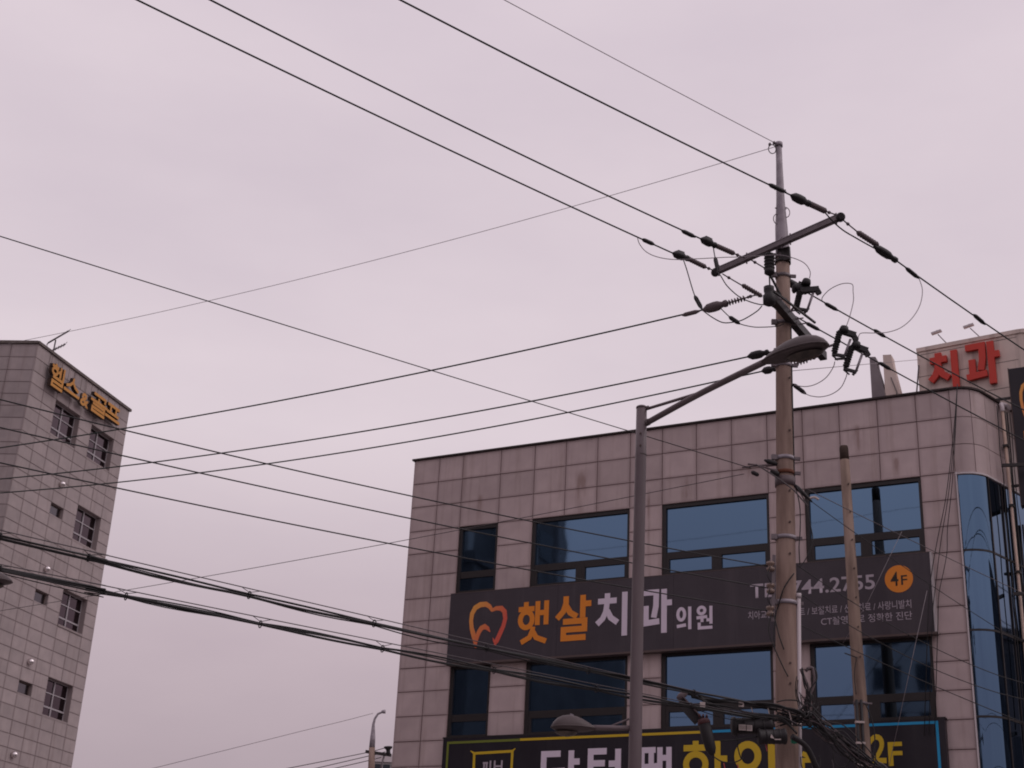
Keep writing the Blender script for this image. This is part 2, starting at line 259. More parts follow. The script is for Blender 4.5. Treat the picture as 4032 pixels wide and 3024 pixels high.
 'w_W7': [(3.031, 21.218, 12.143), (1.888, 21.867, 12.08), (0.745, 22.517, 12.027), (-0.399, 23.167, 11.983), (-1.542, 23.817, 11.948), (-2.685, 24.467, 11.922), (-3.828, 25.117, 11.905),
          (-4.971, 25.767, 11.896), (-6.115, 26.416, 11.897), (-7.258, 27.066, 11.907), (-8.401, 27.716, 11.926), (-9.544, 28.366, 11.954), (-10.687, 29.016, 11.991), (-36.767, 43.841, 12.245)],
 'w_W8': [(3.918, 22.224, 11.813), (2.668, 22.911, 11.736), (1.417, 23.598, 11.673), (0.167, 24.285, 11.623), (-1.084, 24.972, 11.587), (-2.334, 25.659, 11.565), (-3.585, 26.345, 11.556),
          (-4.835, 27.032, 11.561), (-6.086, 27.719, 11.58), (-7.336, 28.406, 11.612), (-8.587, 29.093, 11.658), (-9.837, 29.78, 11.718), (-11.088, 30.467, 11.791), (-37.379, 44.909, 12.254)],
 'w_W9': [(4.367, 23.403, 12.092), (3.045, 24.098, 11.98), (1.723, 24.794, 11.886), (0.402, 25.49, 11.809), (-0.92, 26.185, 11.749), (-2.242, 26.881, 11.707), (-3.563, 27.576, 11.682),
          (-4.885, 28.272, 11.673), (-6.207, 28.968, 11.683), (-7.528, 29.663, 11.709), (-8.85, 30.359, 11.753), (-10.172, 31.054, 11.814), (-11.493, 31.75, 11.892), (-38.038, 45.721, 12.362)]}
# ------------------------------------------------------------------ helpers
class MB:
    """collects shapes and links them as one mesh object"""
    def __init__(self):
        self.v, self.f, self.s = [], [], []

    def face(self, pts, smooth=False):
        b = len(self.v)
        self.v += [tuple(p) for p in pts]
        self.f.append(tuple(range(b, b + len(pts))))
        self.s.append(smooth)
        return self

    def box(self, a, b):
        x0, y0, z0 = a
        x1, y1, z1 = b
        k = len(self.v)
        self.v += [(x0, y0, z0), (x1, y0, z0), (x1, y1, z0), (x0, y1, z0), (x0, y0, z1), (x1, y0, z1), (x1, y1, z1), (x0, y1, z1)]
        for q in ((0, 3, 2, 1), (4, 5, 6, 7), (0, 1, 5, 4), (1, 2, 6, 5), (2, 3, 7, 6), (3, 0, 4, 7)):
            self.f.append(tuple(k + i for i in q))
            self.s.append(False)
        return self

    def beam(self, a, b, w, h, up=(0, 0, 1), taper=1.0):
        a, b = Vector(a), Vector(b)
        d = (b - a).normalized()
        s = d.cross(Vector(up))
        if s.length < 1e-4:
            s = d.cross(Vector((0, 1, 0)))
        s.normalize()
        u = s.cross(d)
        k = len(self.v)
        for p, t in ((a, 1.0), (b, taper)):
            for i, j in ((-1, -1), (1, -1), (1, 1), (-1, 1)):
                self.v.append(tuple(p + s * (i * w / 2 * t) + u * (j * h / 2 * t)))
        for q in ((0, 1, 2, 3), (7, 6, 5, 4), (0, 4, 5, 1), (1, 5, 6, 2), (2, 6, 7, 3), (3, 7, 4, 0)):
            self.f.append(tuple(k + i for i in q))
            self.s.append(False)
        return self

    def lathe(self, a, b, prof, n=14):
        """prof: (t along a-b, radius)"""
        a, b = Vector(a), Vector(b)
        d = b - a
        dn = d.normalized()
        x = dn.cross(Vector((0.13, 0.29, 0.95)))
        x.normalize()
        y = dn.cross(x)
        k = len(self.v)
        for t, r in prof:
            c = a + d * t
            for i in range(n):
                q = 2 * math.pi * i / n
                self.v.append(tuple(c + (x * math.cos(q) + y * math.sin(q)) * max(r, 1e-4)))
        for j in range(len(prof) - 1):
            for i in range(n):
                i2 = (i + 1) % n
                self.f.append((k + j * n + i, k + j * n + i2, k + (j + 1) * n + i2, k + (j + 1) * n + i))
                self.s.append(True)
        self.f.append(tuple(k + i for i in range(n))[::-1])
        self.s.append(False)
        e = k + (len(prof) - 1) * n
        self.f.append(tuple(e + i for i in range(n)))
        self.s.append(False)
        return self

    def tube(self, pts, r, n=8, curve=0):
        pts = [Vector(p) for p in pts]
        if curve:
            # a long run-out at the end stays straight
            far_end = len(pts) > 3 and (pts[-1] - pts[-2]).length > 3 * (pts[-2] - pts[-3]).length
            pts = smooth_line(pts[:-1], curve) + [pts[-1]] if far_end else smooth_line(pts, curve)
        rr = r if isinstance(r, (list, tuple)) else [r] * len(pts)
        if len(rr) != len(pts):
            rr = [rr[0] + (rr[-1] - rr[0]) * i / (len(pts) - 1) for i in range(len(pts))]
        d0 = (pts[1] - pts[0]).normalized()
        x = d0.cross(Vector((0.1, 0.2, 0.97)))
        if x.length < 1e-3:
            x = d0.cross(Vector((1, 0, 0)))
        x.normalize()
        k = len(self.v)
        for j, p in enumerate(pts):
            d = (pts[min(j + 1, len(pts) - 1)] - pts[max(j - 1, 0)]).normalized()
            x = (x - d * x.dot(d)).normalized()
            y = d.cross(x)
            for i in range(n):
                q = 2 * math.pi * i / n
                self.v.append(tuple(p + (x * math.cos(q) + y * math.sin(q)) * rr[j]))
        for j in range(len(pts) - 1):
            for i in range(n):
                i2 = (i + 1) % n
                self.f.append((k + j * n + i, k + j * n + i2, k + (j + 1) * n + i2, k + (j + 1) * n + i))
                self.s.append(True)
        self.f.append(tuple(k + i for i in range(n))[::-1])
        self.s.append(False)
        e = k + (len(pts) - 1) * n
        self.f.append(tuple(e + i for i in range(n)))
        self.s.append(False)
        return self

    def stroke(self, pts, w, y0, y1, closed=False):
        """a flat stroke in the xz plane, from front depth y0 back to y1"""
        P = [Vector(p) for p in pts]
        n = len(P)
        Lp, Rp = [], []
        ww = w if isinstance(w, (list, tuple)) else [w] * n
        for i in range(n):
            a = P[i - 1] if (i > 0 or closed) else None
            c = P[(i + 1) % n] if (i < n - 1 or closed) else None
            d1 = (P[i] - a).normalized() if a is not None else None
            d2 = (c - P[i]).normalized() if c is not None else None
            if d1 is None:
                m = Vector((-d2.y, d2.x)); s = 1
            elif d2 is None:
                m = Vector((-d1.y, d1.x)); s = 1
            else:
                n1, n2 = Vector((-d1.y, d1.x)), Vector((-d2.y, d2.x))
                m = n1 + n2
                if m.length < 0.2:
                    m = n1.copy()
                m.normalize()
                s = min(1 / max(m.dot(n1), 0.3), 1.6)
            Lp.append(P[i] + m * (ww[i] / 2 * s))
            Rp.append(P[i] - m * (ww[i] / 2 * s))
        rng = range(n if closed else n - 1)
        for i in rng:
            j = (i + 1) % n
            self.face([(Lp[i].x, y0, Lp[i].y), (Rp[i].x, y0, Rp[i].y), (Rp[j].x, y0, Rp[j].y), (Lp[j].x, y0, Lp[j].y)])
            self.face([(Lp[i].x, y1, Lp[i].y), (Lp[i].x, y0, Lp[i].y), (Lp[j].x, y0, Lp[j].y), (Lp[j].x, y1, Lp[j].y)])
            self.face([(Rp[j].x, y1, Rp[j].y), (Rp[j].x, y0, Rp[j].y), (Rp[i].x, y0, Rp[i].y), (Rp[i].x, y1, Rp[i].y)])
        if not closed:
            for i in (0, n - 1):
                q = [(Lp[i].x, y1, Lp[i].y), (Rp[i].x, y1, Rp[i].y), (Rp[i].x, y0, Rp[i].y), (Lp[i].x, y0, Lp[i].y)]
                self.face(q if i == 0 else q[::-1])
        return self

    def mesh(self, name, mat, off=(0, 0, 0)):
        me = bpy.data.meshes.new(name)
        o = Vector(off)
        me.from_pydata([(x - o.x, y - o.y, z - o.z) for x, y, z in self.v], [], self.f)
        me.polygons.foreach_set('use_smooth', self.s)
        me.materials.append(M[mat])
        me.update()
        return me

    def build(self, name, mat, parent=None, world=False, label=None):
        """world: the shapes are in world metres and the parent stands unrotated at its base"""
        off = (0, 0, 0)
        if world and parent is not None:
            off = WORLD_AT[parent.name]
        elif world:
            off = self.v[0]
        o = bpy.data.objects.new(name, self.mesh(name, mat, off))
        COL.objects.link(o)
        o.parent = parent
        if world:
            if parent is None:
                o.location = off
            WORLD_AT[o.name] = Vector(off)
        if label:
            o['label'] = label
        return o


WORLD_AT = {}


def smooth_line(P, k):
    out = []
    n = len(P)
    for i in range(n - 1):
        p0, p1, p2, p3 = P[max(i - 1, 0)], P[i], P[i + 1], P[min(i + 2, n - 1)]
        for j in range(k):
            t = j / k
            out.append(0.5 * ((2 * p1) + (p2 - p0) * t + (2 * p0 - 5 * p1 + 4 * p2 - p3) * t * t + (3 * p1 - p0 - 3 * p2 + p3) * t ** 3))
    out.append(P[-1])
    return out


def thing(name, label, cat, loc=(0, 0, 0), rz=0.0, group=None):
    o = bpy.data.objects.new(name, None)
    COL.objects.link(o)
    o.location = loc
    o.rotation_euler = (0, 0, rz)
    WORLD_AT[o.name] = Vector(loc)
    return tag(o, label, cat, group)


def tag(o, label, cat, group=None):
    o['label'] = label
    o['category'] = cat
    if group:
        o['group'] = group
    return o


def structure(o):
    o['kind'] = 'structure'
    return o


def share(name, me, parent, loc=(0, 0, 0), rot=(0, 0, 0)):
    o = bpy.data.objects.new(name, me)
    COL.objects.link(o)
    o.parent = parent
    o.location = loc
    o.rotation_euler = rot
    return o


def copy_tree(o, parent=None):
    c = o.copy()
    COL.objects.link(c)
    c.parent = parent
    for ch in list(o.children):
        copy_tree(ch, c)
    return c


def text_mesh(name, body, mat, size=1.0, extrude=0.0, bold=0.0):
    cu = bpy.data.curves.new(name, 'FONT')
    cu.body = body
    cu.size = size
    cu.extrude = extrude
    cu.offset = bold
    cu.resolution_u = 4
    tmp = bpy.data.objects.new(name + '_tmp', cu)
    COL.objects.link(tmp)
    dg = bpy.context.evaluated_depsgraph_get()
    me = bpy.data.meshes.new_from_object(tmp.evaluated_get(dg))
    bpy.data.objects.remove(tmp)
    bpy.data.curves.remove(cu)
    me.name = name
    me.materials.clear()
    me.materials.append(M[mat])
    return me


def fit_text(name, body, mat, x0, x1, z0, z1, y, parent, extrude=0.004, bold=0.0):
    """lettering in the xz plane of its board, fitted to a box"""
    me = text_mesh(name, body, mat, 1.0, 0.0, bold)
    xs = [v.co.x for v in me.vertices]
    ys = [v.co.y for v in me.vertices]
    sx = (x1 - x0) / (max(xs) - min(xs))
    sz = (z1 - z0) / (max(ys) - min(ys))
    mx, my = min(xs), min(ys)
    for v in me.vertices:
        v.co = Vector((x0 + (v.co.x - mx) * sx, y, z0 + (v.co.y - my) * sz))
    o = bpy.data.objects.new(name, me)
    COL.objects.link(o)
    o.parent = parent
    return o


# ------------------------------------------------------------------ materials
M = {}


def principled(name, color, rough=0.6, metal=0.0, spec=0.4):
    m = bpy.data.materials.new(name)
    m.use_nodes = True
    b = m.node_tree.nodes['Principled BSDF']
    b.inputs['Base Color'].default_value = (*color, 1)
    b.inputs['Roughness'].default_value = rough
    b.inputs['Metallic'].default_value = metal
    b.inputs['Specular IOR Level'].default_value = spec
    M[name] = m
    return m, m.node_tree.nodes, m.node_tree.links, b


def mottled(name, c0, c1, scale=6.0, rough=0.7, stretch=(1, 1, 1), bump=0.0, random_amount=0.0, lo=0.35, hi=0.68, metal=0.0, spec=0.3, frame=None, detail=6.0, streak=None, edge=0.0, stains=()):
    """two colours mixed by noise, optional fine relief, vertical run-off streaks and piece-to-piece variation"""
    m, n, l, b = principled(name, c0, rough, metal, spec)
    t = n.new('ShaderNodeTexCoord')
    src = t.outputs['Object']
    if frame is not None:
        t.object = frame
    mpn = n.new('ShaderNodeMapping')
    mpn.inputs['Scale'].default_value = stretch
    l.new(src, mpn.inputs[0])
    no = n.new('ShaderNodeTexNoise')
    no.inputs['Scale'].default_value = scale
    no.inputs['Detail'].default_value = detail
    l.new(mpn.outputs[0], no.inputs['Vector'])
    ra = n.new('ShaderNodeValToRGB')
    ra.color_ramp.elements[0].position = lo
    ra.color_ramp.elements[0].color = (*c0, 1)
    ra.color_ramp.elements[1].position = hi
    ra.color_ramp.elements[1].color = (*c1, 1)
    l.new(no.outputs['Fac'], ra.inputs['Fac'])
    out = ra.outputs[0]
    if streak:
        sm = n.new('ShaderNodeMapping')
        sm.inputs['Scale'].default_value = (2.6, 2.6, 0.16)
        l.new(src, sm.inputs[0])
        sn = n.new('ShaderNodeTexNoise')
        sn.inputs['Scale'].default_value = 1.5
        sn.inputs['Detail'].default_value = 7.0
        sn.inputs['Roughness'].default_value = 0.65
        l.new(sm.outputs[0], sn.inputs['Vector'])
        sr = n.new('ShaderNodeValToRGB')
        sr.color_ramp.elements[0].position = 0.52
        sr.color_ramp.elements[0].color = (0, 0, 0, 1)
        sr.color_ramp.elements[1].position = 0.86
        sr.color_ramp.elements[1].color = (1, 1, 1, 1)
        l.new(sn.outputs['Fac'], sr.inputs['Fac'])
        mx = n.new('ShaderNodeMix')
        mx.data_type = 'RGBA'
        l.new(sr.outputs[0], mx.inputs['Factor'])
        l.new(out, mx.inputs['A'])
        mx.inputs['B'].default_value = (*streak, 1)
        out = mx.outputs['Result']
    if stains:
        # rusty drips: each starts at (x, z) on the wall and runs down
        sp2 = n.new('ShaderNodeSeparateXYZ')
        l.new(src, sp2.inputs[0])
        wob = n.new('ShaderNodeTexNoise')
        wob.inputs['Scale'].default_value = 5.0
        wob.inputs['Detail'].default_value = 6.0
        wm = n.new('ShaderNodeMapping')
        wm.inputs['Scale'].default_value = (1.6, 1, .3)
        l.new(src, wm.inputs[0])
        l.new(wm.outputs[0], wob.inputs['Vector'])

        def op(kind, a, b=None, c=None):
            q = n.new('ShaderNodeMath')
            q.operation = kind
            q.use_clamp = kind == 'MULTIPLY' and c == 'clamp'
            for k, v in ((0, a), (1, b)):
                if v is None:
                    continue
                if isinstance(v, (int, float)):
                    q.inputs[k].default_value = v
                else:
                    l.new(v, q.inputs[k])
            return q.outputs[0]

        total = None
        for sx, sz, sw, sl_ in stains:
            dx = op('DIVIDE', op('ABSOLUTE', op('SUBTRACT', sp2.outputs['X'], sx)), sw)
            across = op('MAXIMUM', op('SUBTRACT', 1.0, dx), 0.0)
            dz_ = op('DIVIDE', op('SUBTRACT', sz, sp2.outputs['Z']), sl_)
            down = op('MULTIPLY', op('MINIMUM', op('MAXIMUM', op('MULTIPLY', dz_, 5.0), 0.0), 1.0), op('MAXIMUM', op('SUBTRACT', 1.0, dz_), 0.0))
            one = op('MULTIPLY', across, down)
            total = one if total is None else op('MAXIMUM', total, one)
        fac = op('MULTIPLY', total, op('MAXIMUM', op('MULTIPLY', op('SUBTRACT', wob.outputs['Fac'], .36), 4.2), 0.0), 'clamp')
        mx = n.new('ShaderNodeMix')
        mx.data_type = 'RGBA'
        l.new(op('MINIMUM', fac, .55), mx.inputs['Factor'])
        l.new(out, mx.inputs['A'])
        mx.inputs['B'].default_value = (0.2, 0.115, 0.09, 1)
        out = mx.outputs['Result']
    if edge:
        # grime along each slab's own edges (joint runoff): distance to the slab border in its own box
        sp = n.new('ShaderNodeSeparateXYZ')
        l.new(t.outputs['Generated'], sp.inputs[0])
        g = []
        for ax in ('X', 'Z'):
            s1 = n.new('ShaderNodeMath'); s1.operation = 'SUBTRACT'; s1.inputs[1].default_value = 0.5
            l.new(sp.outputs[ax], s1.inputs[0])
            s2 = n.new('ShaderNodeMath'); s2.operation = 'ABSOLUTE'
            l.new(s1.outputs[0], s2.inputs[0])
            g.append(s2.outputs[0])
        mm = n.new('ShaderNodeMath'); mm.operation = 'MAXIMUM'
        l.new(g[0], mm.inputs[0]); l.new(g[1], mm.inputs[1])
        nz = n.new('ShaderNodeMath'); nz.operation = 'MULTIPLY_ADD'; nz.inputs[1].default_value = 0.10; nz.inputs[2].default_value = -0.05
        l.new(no.outputs['Fac'], nz.inputs[0])
        ad = n.new('ShaderNodeMath'); ad.operation = 'ADD'
        l.new(mm.outputs[0], ad.inputs[0]); l.new(nz.outputs[0], ad.inputs[1])
        rr = n.new('ShaderNodeMapRange')
        rr.inputs['From Min'].default_value = 0.40
        rr.inputs['From Max'].default_value = 0.51
        rr.inputs['To Min'].default_value = 0.0
        rr.inputs['To Max'].default_value = edge
        l.new(ad.outputs[0], rr.inputs['Value'])
        mx = n.new('ShaderNodeMix')
        mx.data_type = 'RGBA'
        l.new(rr.outputs[0], mx.inputs['Factor'])
        l.new(out, mx.inputs['A'])
        mx.inputs['B'].default_value = (c0[0] * 0.55, c0[1] * 0.5, c0[2] * 0.5, 1)
        out = mx.outputs['Result']
    if random_amount:
        oi = n.new('ShaderNodeObjectInfo')
        mr = n.new('ShaderNodeMapRange')
        mr.inputs['To Min'].default_value = 1 - random_amount
        mr.inputs['To Max'].default_value = 1 + random_amount
        l.new(oi.outputs['Random'], mr.inputs['Value'])
        vm = n.new('ShaderNodeVectorMath')
        vm.operation = 'SCALE'
        l.new(out, vm.inputs[0])
        l.new(mr.outputs[0], vm.inputs['Scale'])
        out = vm.outputs[0]
    l.new(out, b.inputs['Base Color'])
    if bump:
        bn = n.new('ShaderNodeTexNoise')
        bn.inputs['Scale'].default_value = scale * 14
        bn.inputs['Detail'].default_value = 3
        l.new(src, bn.inputs['Vector'])
        bu = n.new('ShaderNodeBump')
        bu.inputs['Strength'].default_value = bump
        bu.inputs['Distance'].default_value = 0.01
        l.new(bn.outputs['Fac'], bu.inputs['Height'])
        l.new(bu.outputs[0], b.inputs['Normal'])
    return m


def coated_glass(name, tint, rough=0.02, wave=0.012):
    """mirror-coated tinted glazing, each pane very slightly bowed"""
    m, n, l, b = principled(name, tint, rough, 1.0, 0.5)
    t = n.new('ShaderNodeTexCoord')
    no = n.new('ShaderNodeTexNoise')
    no.inputs['Scale'].default_value = 1.1
    no.inputs['Detail'].default_value = 1.0
    l.new(t.outputs['Object'], no.inputs['Vector'])
    bu = n.new('ShaderNodeBump')
    bu.inputs['Strength'].default_value = 0.5
    bu.inputs['Distance'].default_value = wave
    l.new(no.outputs['Fac'], bu.inputs['Height'])
    l.new(bu.outputs[0], b.inputs['Normal'])
    oi = n.new('ShaderNodeObjectInfo')
    mr = n.new('ShaderNodeMapRange')
    mr.inputs['To Min'].default_value = 0.9
    mr.inputs['To Max'].default_value = 1.08
    l.new(oi.outputs['Random'], mr.inputs['Value'])
    vm = n.new('ShaderNodeVectorMath')
    vm.operation = 'SCALE'
    vm.inputs[0].default_value = tint
    l.new(mr.outputs[0], vm.inputs['Scale'])
    l.new(vm.outputs[0], b.inputs['Base Color'])
    return m


def make_materials(dental, gym):
    mottled('granite', (0.47, 0.375, 0.37), (0.55, 0.445, 0.435), 2.0, 0.62, bump=0.15, random_amount=0.085, frame=dental, streak=(0.33, 0.245, 0.22), edge=0.5, stains=((4.8, 13.95, .22, 1.5), (7.5, 13.5, .16, 1.7), (9.05, 13.55, .3, .5), (6.55, 13.3, .05, 2.2), (2.0, 13.6, .12, .9), (11.6, 14.2, .2, .9), (12.4, 13.3, .1, .6)))
    mottled('granite_plain', (0.47, 0.375, 0.37), (0.55, 0.445, 0.435), 2.0, 0.62, bump=0.15, random_amount=0.085, frame=dental, streak=(0.33, 0.245, 0.22))
    mottled('gym_slab', (0.365, 0.312, 0.31), (0.435, 0.37, 0.365), 2.2, 0.7, bump=0.1, random_amount=0.08, frame=gym, streak=(0.28, 0.22, 0.21), edge=0.4)
    principled('gym_joint', (0.22, 0.17, 0.165), 0.9)
    principled('joint_dark', (0.10, 0.07, 0.065), 0.9)
    principled('joint_sealant', (0.17, 0.12, 0.115), 0.9)
    mottled('stain_brown', (0.06, 0.042, 0.035), (0.10, 0.07, 0.058), 5, 0.9, stretch=(3, 3, .5))
    mottled('rust_coping', (0.025, 0.018, 0.018), (0.05, 0.032, 0.03), 4, 0.6)
    mottled('gym_coping', (0.12, 0.10, 0.095), (0.2, 0.165, 0.15), 4, 0.7)
    principled('frame_dark', (0.022, 0.017, 0.017), 0.45)
    principled('frame_light', (0.42, 0.39, 0.41), 0.45)
    coated_glass('blue_glass', (0.102, 0.172, 0.268), 0.03, 0.0022)
    coated_glass('gym_glass', (0.10, 0.075, 0.085), 0.08, 0.004)
    coated_glass('gym_glass_grey', (0.15, 0.14, 0.15), 0.15, 0.004)
    mottled('sign_charcoal', (0.054, 0.044, 0.053), (0.063, 0.052, 0.062), 1.5, 0.42, streak=(0.085, 0.07, 0.08))
    mottled('sign_navy', (0.016, 0.012, 0.018), (0.022, 0.018, 0.025), 1.5, 0.4, streak=(0.035, 0.03, 0.035))
    principled('sign_edge_white', (0.5, 0.46, 0.47), 0.5)
    principled('sign_edge_brown', (0.10, 0.07, 0.065), 0.5)
    principled('print_orange', (0.78, 0.25, 0.022), 0.45)
    principled('print_white', (0.72, 0.63, 0.73), 0.5)
    principled('print_grey', (0.45, 0.39, 0.44), 0.5)
    principled('print_yellow', (0.62, 0.42, 0.018), 0.45)
    principled('print_green', (0.16, 0.19, 0.025), 0.45)
    principled('print_blue', (0.012, 0.30, 0.58), 0.45)
    principled('print_black', (0.03, 0.02, 0.012), 0.5)
    principled('letter_red', (0.60, 0.042, 0.024), 0.45)
    mottled('letter_amber', (0.56, 0.25, 0.05), (0.64, 0.295, 0.06), 2, 0.5)
    principled('letter_side', (0.05, 0.03, 0.022), 0.6)
    mottled('beige_render', (0.66, 0.545, 0.49), (0.78, 0.65, 0.58), 1.4, 0.8, bump=0.2, streak=(0.18, 0.14, 0.125))
    mottled('fin_grey', (0.21, 0.18, 0.19), (0.27, 0.235, 0.245), 2, 0.7)
    mottled('pole_concrete', (0.225, 0.155, 0.128), (0.34, 0.245, 0.205), 3.2, 0.9, stretch=(3, 3, 0.45), bump=0.5, lo=.3, hi=.7, streak=(0.155, 0.105, 0.085), detail=9)
    mottled('pole_concrete_old', (0.15, 0.105, 0.085), (0.29, 0.21, 0.17), 2.6, 0.9, stretch=(3, 3, 0.4), bump=0.6, lo=0.3, hi=0.6)
    mottled('steel_zinc', (0.25, 0.22, 0.245), (0.36, 0.325, 0.355), 5, 0.5, metal=0.25)
    mottled('steel_dull', (0.14, 0.115, 0.125), (0.20, 0.17, 0.18), 6, 0.5, metal=0.2)
    mottled('lamp_paint', (0.132, 0.103, 0.11), (0.168, 0.132, 0.14), 3, 0.42, stretch=(1, 1, 0.3))
    mottled('lamp_housing', (0.085, 0.066, 0.066), (0.11, 0.086, 0.086), 5, 0.45)
    mottled('lamp_lens', (0.06, 0.05, 0.045), (0.14, 0.11, 0.09), 9, 0.25)
    principled('rubber_black', (0.018, 0.015, 0.017), 0.55)
    principled('wire_black', (0.022, 0.021, 0.022), 0.6)
    principled('wire_green', (0.03, 0.042, 0.038), 0.6)
    principled('wire_grey', (0.27, 0.235, 0.25), 0.5)
    principled('chrome', (0.75, 0.7, 0.7), 0.22, 1.0)
    principled('wire_bare', (0.10, 0.085, 0.09), 0.45, 0.3)
    principled('polymer_grey', (0.12, 0.09, 0.095), 0.6)
    principled('porcelain_brown', (0.07, 0.045, 0.045), 0.35)
    principled('porcelain_cream', (0.24, 0.17, 0.14), 0.35)
    principled('conduit_white', (0.5, 0.44, 0.46), 0.5)
    mottled('pipe_buff', (0.5, 0.37, 0.30), (0.6, 0.45, 0.37), 3, 0.55)
    principled('pipe_white', (0.62, 0.56, 0.57), 0.5)
    principled('maroon_cap', (0.07, 0.018, 0.02), 0.5)
    principled('tape_pink', (0.55, 0.06, 0.07), 0.5)
    principled('tape_green', (0.02, 0.22, 0.13), 0.5)
    principled('tape_white', (0.5, 0.42, 0.4), 0.6)
    principled('rust', (0.13, 0.045, 0.025), 0.85)
    mottled('asphalt', (0.045, 0.043, 0.045), (0.07, 0.066, 0.068), 8, 0.9, bump=0.3)
    mottled('paving', (0.22, 0.2, 0.19), (0.3, 0.27, 0.26), 3, 0.85)
    principled('road_paint', (0.7, 0.68, 0.64), 0.7)
    mottled('block_wall', (0.10, 0.09, 0.095), (0.16, 0.145, 0.15), 0.6, 0.8)
    mottled('block_pale', (0.40, 0.37, 0.37), (0.5, 0.47, 0.46), 0.6, 0.8)
    principled('block_grey', (0.26, 0.24, 0.25), 0.7)
    principled('block_window', (0.02, 0.025, 0.035), 0.12)
    # tooth mark: printed fade from amber to coral across the mark
    m, n, l, b = principled('print_tooth', (0.5, 0.15, 0.06), 0.45)
    t = n.new('ShaderNodeTexCoord')
    s = n.new('ShaderNodeSeparateXYZ')
    l.new(t.outputs['Generated'], s.inputs[0])
    a1 = n.new('ShaderNodeMath'); a1.operation = 'MULTIPLY_ADD'; a1.inputs[1].default_value = -0.45; a1.inputs[2].default_value = 0.72
    l.new(s.outputs['Z'], a1.inputs[0])
    a2 = n.new('ShaderNodeMath'); a2.operation = 'MULTIPLY_ADD'; a2.inputs[1].default_value = 0.55
    l.new(s.outputs['X'], a2.inputs[0])
    l.new(a1.outputs[0], a2.inputs[2])
    ra = n.new('ShaderNodeValToRGB')
    ra.color_ramp.elements[0].position = 0.3
    ra.color_ramp.elements[0].color = (0.80, 0.38, 0.07, 1)
    ra.color_ramp.elements[1].position = 0.95
    ra.color_ramp.elements[1].color = (0.70, 0.11, 0.07, 1)
    l.new(a2.outputs[0], ra.inputs['Fac'])
    l.new(ra.outputs[0], b.inputs['Base Color'])


# ------------------------------------------------------------------ hangul and signs drawn as strokes in a unit box
def ring(cx, cz, rx, rz, n=22):
    return [(cx + rx * math.cos(2 * math.pi * i / n), cz + rz * math.sin(2 * math.pi * i / n)) for i in range(n)]


